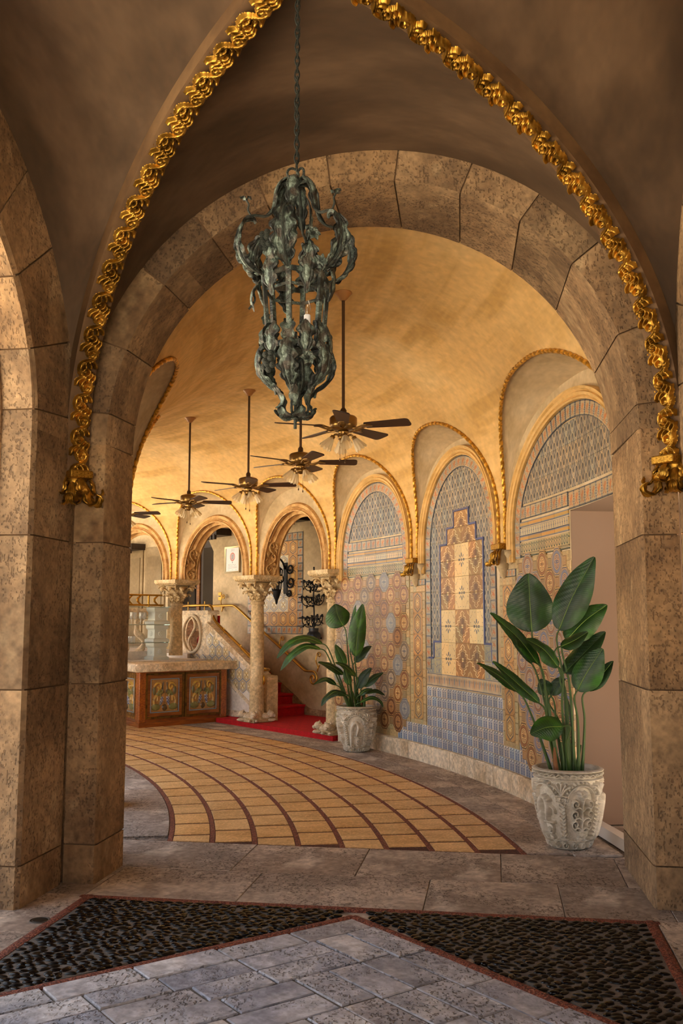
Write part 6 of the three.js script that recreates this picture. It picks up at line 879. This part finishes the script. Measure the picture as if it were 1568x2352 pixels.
  for (const a of [0.4, -0.9]) mesh('top_loop', new THREE.TorusGeometry(0.026, 0.0055, 8, 28).rotateY(a).translate(Math.sin(a + 1.57) * 0.0, 3.535 - Y0, 0).translate(a > 0 ? -0.016 : 0.016, 0, 0), M.verdigris, o);
  const chain = part('chain', o), links = new THREE.TorusGeometry(0.0125, 0.0042, 7, 20).scale(0.8, 1.7, 0.8); M.chainIron = tint(M.verdigris, 0.55); const n = 32, y1 = 3.575, y2 = YS + HA - 0.005, st = (y2 - y1) / n;
  for (let k = 0; k < n; k++) { const l = mesh('link', links, M.chainIron, chain); l.position.y = y1 + k * st - Y0; l.rotation.y = k % 2 ? 0.35 : 1.9; }
  mesh('cord', tube(Array.from({ length: 24 }, (_, k) => new V3(0.012 * Math.sin(k * 1.9), y1 - Y0 + (y2 - y1) * k / 23, 0.012 * Math.cos(k * 1.3))), 0.0018, 120, 5), M.chainIron, chain);
}
// ---------- carved pots and their plants ----------
M.pot = surfaceTex(512, 0.5, (u, v) => { const a = fbm(u, v, 6, 6, 4, 751), f = fbm(u, v, 50, 50, 2, 753); let c = mix3(hex(0xded4c4), hex(0xc2b7a4), sst(0.35, 0.7, a)); c = mix3(c, hex(0xe6ded0), sst(0.55, 0.7, f) * 0.5); return [...c, f]; }, 0.003, 0.75);
const PR = [[0.135, 0], [0.15, 0.02], [0.162, 0.05], [0.19, 0.13], [0.214, 0.22], [0.232, 0.32], [0.243, 0.42], [0.246, 0.5], [0.243, 0.545], [0.236, 0.56]];
const potR = (y) => { for (let i = 1; i < PR.length; i++) if (y <= PR[i][1]) return lerp(PR[i - 1][0], PR[i][0], (y - PR[i - 1][1]) / (PR[i][1] - PR[i - 1][1])); return 0.236; };
const potRelief = relief(1024, 400, ({ g, pen, blob, groove, spiral, flat }) => {
  for (let k = 0; k < 16; k++) { const x = 32 + k * 64; pen(spiral(x, 372, 20, 1.3, 0), 9, 0.7, 0.2); pen([[x - 30, 30], [x - 14, 14], [x + 4, 30], [x + 22, 16], [x + 34, 30]], 9, 0.7, 0.2); blob(x, 26, 9, 7, 0.7, 0.2, 0.5); }
  pen([[0, 46], [1024, 46]], 9, 0.6, 0.2); pen([[0, 6], [1024, 6]], 12, 0.8, 0.4); pen([[0, 350], [1024, 350]], 8, 0.5, 0.2);
  for (let m = 0; m < 5; m++) {
    g.setTransform(0.8, 0, 0, 1, 0, 0); const X = m * 256, q = (pts) => pts.map(([x, y]) => [X + x, y]);
    // column with chevrons and a palm capital
    flat(q([[-24, 150], [24, 150], [24, 338], [-24, 338]]), 0.42); for (let k = 0; k < 9; k++) pen(q([[-18, 168 + k * 19], [0, 182 + k * 19], [18, 168 + k * 19]]), 9, 0.75, 0.3);
    flat(q([[-34, 128], [34, 128], [30, 152], [-30, 152]]), 0.6); pen(spiral(X, 140, 12, 1.2, 0), 7, 0.9, 0.4); flat(q([[-34, 334], [34, 334], [38, 348], [-38, 348]]), 0.6); flat(q([[-40, 118], [40, 118], [40, 128], [-40, 128]]), 0.7);
    for (const a of [-1, -0.5, 0, 0.5, 1]) pen(q([[0, 120], [a * 26, 86], [a * 52, 62 + Math.abs(a) * 14]]), 15, 0.8, 0.2);
    // arch with beads
    const arc = []; for (let k = 0; k <= 24; k++) { const a = Math.PI + k / 24 * Math.PI; arc.push([X + 128 + 92 * Math.cos(a), 150 + 78 * Math.sin(a)]); } pen(arc, 9, 0.55, 0.3); for (let k = 0; k <= 14; k++) { const a = Math.PI + k / 14 * Math.PI; blob(X + 128 + 104 * Math.cos(a), 146 + 90 * Math.sin(a), 9, 9, 0.7, 0.2); }
    if (m === 1 || m === 3) { // bird bending its neck to a vase
      pen(q([[70, 330], [76, 250], [84, 180], [112, 136], [148, 140], [160, 176], [150, 214]]), 34, 1, 0.3); pen(q([[150, 200], [146, 226], [140, 246]]), 22, 0.9, 0.3); pen(q([[66, 340], [72, 260], [86, 220]]), 44, 0.9, 0.3); pen(q([[60, 300], [82, 330], [100, 345]]), 18, 0.8, 0.3);
      flat(q([[116, 262], [188, 262], [168, 322], [132, 322]]), 0.55); pen(q([[112, 260], [192, 260]]), 12, 0.8, 0.4); pen(spiral(X + 152, 292, 16, 1.4, 0), 7, 0.9, 0.5); flat(q([[136, 322], [164, 322], [176, 346], [124, 346]]), 0.6); pen(q([[176, 180], [196, 190], [200, 210]]), 14, 0.6, 0.2); blob(X + 168, 150, 12, 9, 0.9, 0.3);
    } else { // scrolling plant in a vase
      pen(q([[128, 300], [128, 240], [120, 180], [136, 130]]), 13, 0.9, 0.3); for (const s of [-1, 1]) for (const [y, r, dx] of [[262, 26, 44], [212, 26, 46], [160, 24, 42]]) { pen(q([[128, y + 34], [128 + s * 18, y + 14], [128 + s * dx, y + 20]]), 13, 0.9, 0.3); pen(spiral(X + 128 + s * dx, y, r, 1.25, s > 0 ? Math.PI / 2 : Math.PI / 2, -s), 12, 0.95, 0.3); }
      for (const [x, y] of [[128, 112], [114, 120], [142, 120], [128, 130], [108, 106], [148, 106]]) blob(X + x, y, 11, 11, 1, 0.3); flat(q([[98, 300], [158, 300], [142, 326], [114, 326]]), 0.7); flat(q([[110, 326], [146, 326], [152, 346], [104, 346]]), 0.6); pen(q([[92, 298], [164, 298]]), 11, 0.9, 0.4);
    }
  }
});
const potGeo = surf(560, 250, (u, v) => { const y = v * 0.56, r = potR(y) - 0.026 + 0.052 * potRelief(u, Math.min(0.998, v)), a = u * 6.2832; return new V3(r * Math.sin(a), y, r * Math.cos(a)); }, (u, v) => [u * 1.5, v * 0.6]);
const potInner = lathe([[0.24, 0.558], [0.225, 0.564], [0.208, 0.555], [0.2, 0.48], [0.2, 0.46]], 48), soil = lathe([[0.2, 0.475], [0.1, 0.49], [0, 0.495]], 32), potBase = lathe([[0, 0.002], [0.12, 0.002], [0.137, 0.006]], 40);
M.soil = surfaceTex(256, 0.2, (u, v) => { const n = fbm(u, v, 24, 24, 3, 771); return [...mix3(hex(0x3a2a1c), hex(0x1c130c), n), n]; }, 0.01, 1);
M.leafTop = surfaceTex(512, 0.4, (u, v) => { const a = fbm(u, v, 4, 4, 4, 781), st = 0.5 + 0.5 * Math.sin(v * 6.2832 * 26); let c = mix3(hex(0x2c5c17), hex(0x183a0e), sst(0.3, 0.7, a)); c = mix3(c, hex(0x3c6624), st * 0.2); return [...c, 0.5 + 0.3 * st]; }, 0.0012, 0.45, { clearcoat: 0.15, clearcoatRoughness: 0.3, side: THREE.DoubleSide });
const leafTones = [M.leafTop, tint(M.leafTop, 0.55, 0.6, 0.55), tint(M.leafTop, 1.25, 1.15, 0.9), tint(M.leafTop, 0.45, 0.5, 0.5), tint(M.leafTop, 1.7, 1.5, 1.1)];
M.stem = surfaceTex(256, 0.3, (u, v) => { const a = fbm(u, v, 20, 4, 3, 791); return [...mix3(hex(0x4c6a2a), hex(0x2c4418), a), a]; }, 0.001, 0.45);
M.rib = mat(new THREE.Color(0x6f8c38), 0.5);
// paddle leaf: spine points, the way its face looks, half width, fold of its two halves, droop of the edge
function paddle(spine, face, half, fold = 0.25, wave = 0.03) {
  const c = curve(spine), w = (v) => half * Math.pow(Math.sin(Math.PI * Math.pow(v * 0.985 + 0.008, 0.82)), 0.62) * (1 - 0.25 * v * v), ph = rnd() * 6;
  return surf(20, 36, (u, v) => { const x = u * 2 - 1, p = c.getPointAt(v), t = c.getTangentAt(v), s = t.clone().cross(face).normalize(), n = s.clone().cross(t), ww = w(v) * x; return p.addScaledVector(s, ww * Math.cos(fold)).addScaledVector(n, Math.abs(ww) * Math.sin(fold) - ww * ww / half * 0.5 + wave * half * Math.sin(v * 15 + ph + x * 2) * Math.abs(x) + 0.0012 * Math.cos(v * 150 - Math.abs(x) * 16)); }, (u, v) => [Math.abs(u - 0.5) * half * 2, v * c.getLength() - Math.abs(u - 0.5) * half * 0.6]);
}
function plant(pos, label, potLabel, turn, unit, ox, oy, leaves, baseSpread) {
  const pt = thing('carved_pot', potLabel, 'plant pot', pos, turn); mesh('carved_body', potGeo, M.pot, pt); mesh('rim', potInner, M.pot, pt); mesh('soil', soil, M.soil, pt); mesh('foot', potBase, M.pot, pt);
  const pl = thing('potted_plant', label, 'plant', pos.clone().setY(0.478));
  const view = pos.clone().setY(0).normalize().negate(), right = new V3(-view.z, 0, view.x).negate();
  if (right.x < 0) right.negate();
  const W = (cx, cy, z = 0) => right.clone().multiplyScalar((cx - ox) * unit).addScaledVector(view, z).setY((oy - cy) * unit + 0.08);
  for (const [pts, half, face, tone, fold, z0, z1, bx] of leaves) {
    const n = pts.length, sp = pts.map(([x, y], i) => W(x, y, lerp(z0, z1, i / (n - 1)))), f = view.clone().multiplyScalar(face[2]).addScaledVector(right, face[0]).add(new V3(0, face[1], 0)).normalize();
    const base = sp[0], root = right.clone().multiplyScalar(bx * baseSpread).addScaledVector(view, rr(-0.06, 0.06)).setY(0.0), tan = sp[1].clone().sub(sp[0]).normalize();
    const mid = root.clone().lerp(base, 0.55).add(new V3(0, base.y * 0.12, 0));
    const lf = part('leaf', pl);
    mesh('blade', paddle(sp, f, half * unit * 1.12, fold), leafTones[tone], lf);
    mesh('midrib', taperTube(sp.map((p) => p.clone().addScaledVector(f, 0.002)), (v) => 0.0034 * (1 - v * 0.8), 24, 6), tone === 3 ? M.stem : M.rib, lf);
    mesh('stem', taperTube([root, mid, base.clone().addScaledVector(tan, -0.05), base.clone().addScaledVector(tan, 0.01)], (v) => lerp(0.017, 0.006, Math.pow(v, 0.6)) * Math.min(1.4, unit / 0.00105), 26, 9), M.stem, lf);
  }
  const sh = []; for (let k = 0; k < 7; k++) { const x = rr(-0.09, 0.09), z = rr(-0.06, 0.08); sh.push(taperTube([new V3(x, 0, z), new V3(x * 1.15, 0.12, z * 1.1), new V3(x * 1.3 + rr(-0.02, 0.02), rr(0.2, 0.3), z * 1.2)], (v) => 0.02 * (1 - v * 0.7), 12, 8)); }
  sh.forEach((g, k) => mesh('stem_sheath', g, k % 3 ? M.stem : mat(new THREE.Color(0x8a5a34), 0.8), pl));
}
const facing = (p, deg) => Math.atan2(-p.x, -p.z) - deg * D2R;   // turns panel angle deg of the relief towards the viewer
const NEAR_TURN = facing(P(1.64, 0, 7.09), 144 + 11), FAR_TURN = facing(P(0.19, 0, 12.2), 72 + 36 + 3);
const F = [0, 0.25, 1], UP = [0, 1, 0.35];
plant(P(1.64, 0, 7.09), 'large bird of paradise plant with dark glossy paddle leaves in the near carved pot', 'pale carved stone pot with a scrolling plant relief, standing by the doorway on the right', NEAR_TURN, 0.00102, 737, 1595, [
  [[[510, 640], [500, 430], [492, 212]], 165, [0.1, 0.15, 1], 1, 0.22, -0.02, -0.06, -0.5], [[[705, 625], [800, 400], [965, 105]], 128, [-0.3, 0.3, 1], 1, 0.3, 0.02, 0.06, 0.1], [[[755, 700], [890, 560], [1050, 445]], 105, [-0.2, 0.3, 1], 0, 0.2, -0.1, -0.14, 0.4],
  [[[552, 870], [430, 700], [222, 505]], 78, [0.55, 0.7, 0.7], 0, 0.5, 0.1, 0.16, -0.7], [[[690, 885], [590, 760], [470, 690]], 95, [0.2, 0.9, 0.6], 0, 0.35, 0.12, 0.2, 0.0], [[[715, 745], [810, 700], [905, 640]], 62, [-0.2, 0.6, 0.7], 1, 0.3, 0.08, 0.08, 0.2],
  [[[735, 935], [880, 790], [1030, 640]], 95, [-0.3, 0.5, 0.8], 3, 0.3, -0.06, -0.08, 0.5], [[[820, 1050], [890, 920], [1000, 755]], 105, [-0.25, 0.3, 1], 0, 0.2, 0.1, 0.14, 0.7], [[[890, 1055], [980, 960], [1075, 845]], 60, [-0.3, 0.5, 0.8], 1, 0.35, 0.02, 0, 0.9],
  [[[553, 1142], [400, 1000], [235, 850]], 66, [0.5, 0.7, 0.7], 0, 0.5, 0.12, 0.18, -0.6], [[[400, 1075], [270, 960], [108, 868]], 60, [0.4, 0.8, 0.5], 0, 0.45, 0.02, 0.02, -0.9], [[[712, 1292], [600, 1300], [492, 1345]], 88, [0.1, 0.5, 1], 2, 0.15, 0.2, 0.24, 0.2],
  [[[625, 1095], [590, 1040], [560, 985]], 60, [0, 0.5, 0.8], 3, 0.3, -0.1, -0.12, -0.2], [[[500, 870], [400, 700], [270, 560]], 60, [0.4, 0.8, 0.5], 3, 0.4, -0.04, -0.06, -0.4], [[[640, 1100], [700, 1000], [740, 985]], 50, [0, 0.5, 0.8], 3, 0.3, -0.12, -0.12, 0.1],
], 0.11);
plant(P(0.19, 0, 12.2), 'tall bird of paradise plant with arching leaves in the far carved pot', 'pale carved stone pot with a bird drinking from a vase, standing beside the red carpet', FAR_TURN, 0.001155, 970, 1660, [
  [[[827, 795], [770, 690], [735, 555]], 135, [0.1, 0.35, 1], 0, 0.12, 0.02, 0.02, -0.4], [[[960, 1125], [985, 850], [1040, 555]], 92, [0.15, 0.2, 1], 4, 0.2, 0.04, 0.06, 0.1], [[[900, 1010], [920, 800], [965, 565]], 45, [-0.6, 0.2, 0.7], 0, 0.3, -0.04, -0.04, 0],
  [[[595, 990], [420, 925], [260, 975], [103, 1145]], 66, [0.1, 0.8, 0.6], 0, 0.4, 0.06, 0.1, -0.6], [[[575, 1045], [430, 1010], [290, 1090], [148, 1275]], 56, [0.1, 0.8, 0.6], 2, 0.4, 0.12, 0.16, -0.7], [[[845, 1228], [800, 1120], [738, 995]], 56, [0.2, 0.3, 0.9], 4, 0.3, 0.08, 0.1, -0.3],
  [[[825, 1315], [700, 1230], [555, 1185]], 66, [0.1, 0.9, 0.6], 1, 0.35, 0.14, 0.18, -0.4], [[[955, 1330], [850, 1230], [740, 1188]], 56, [0.1, 0.9, 0.6], 0, 0.35, 0.16, 0.2, 0], [[[750, 1432], [640, 1365], [508, 1425]], 50, [0, 0.9, 0.5], 1, 0.4, 0.1, 0.12, -0.7],
  [[[850, 1530], [740, 1500], [650, 1560], [593, 1648]], 56, [0, 0.9, 0.5], 1, 0.4, 0.14, 0.2, -0.5], [[[850, 1535], [770, 1510], [690, 1560]], 44, [0, 0.9, 0.5], 3, 0.3, 0.18, 0.2, -0.3], [[[955, 1190], [1040, 1080], [1135, 1015]], 56, [-0.2, 0.5, 0.8], 3, 0.3, -0.04, -0.06, 0.2],
  [[[985, 1465], [1050, 1340], [1132, 1248]], 66, [-0.3, 0.5, 0.8], 3, 0.3, 0.06, 0.06, 0.4], [[[1050, 1445], [1150, 1360], [1258, 1300]], 56, [-0.2, 0.7, 0.7], 3, 0.3, 0.08, 0.08, 0.6], [[[1000, 1540], [1060, 1490], [1142, 1470]], 36, [0, 0.8, 0.6], 1, 0.3, 0.12, 0.12, 0.3],
  [[[1080, 1520], [1170, 1490], [1275, 1540]], 40, [0, 0.9, 0.5], 3, 0.4, 0.1, 0.12, 0.7], [[[1010, 1615], [1130, 1560], [1220, 1600], [1258, 1665]], 36, [0, 0.9, 0.5], 0, 0.4, 0.14, 0.16, 0.5], [[[895, 1425], [870, 1340], [838, 1250]], 44, [0.1, 0.4, 0.9], 2, 0.3, 0.16, 0.18, 0.1],
], 0.1);
renderer.render(scene, camera);
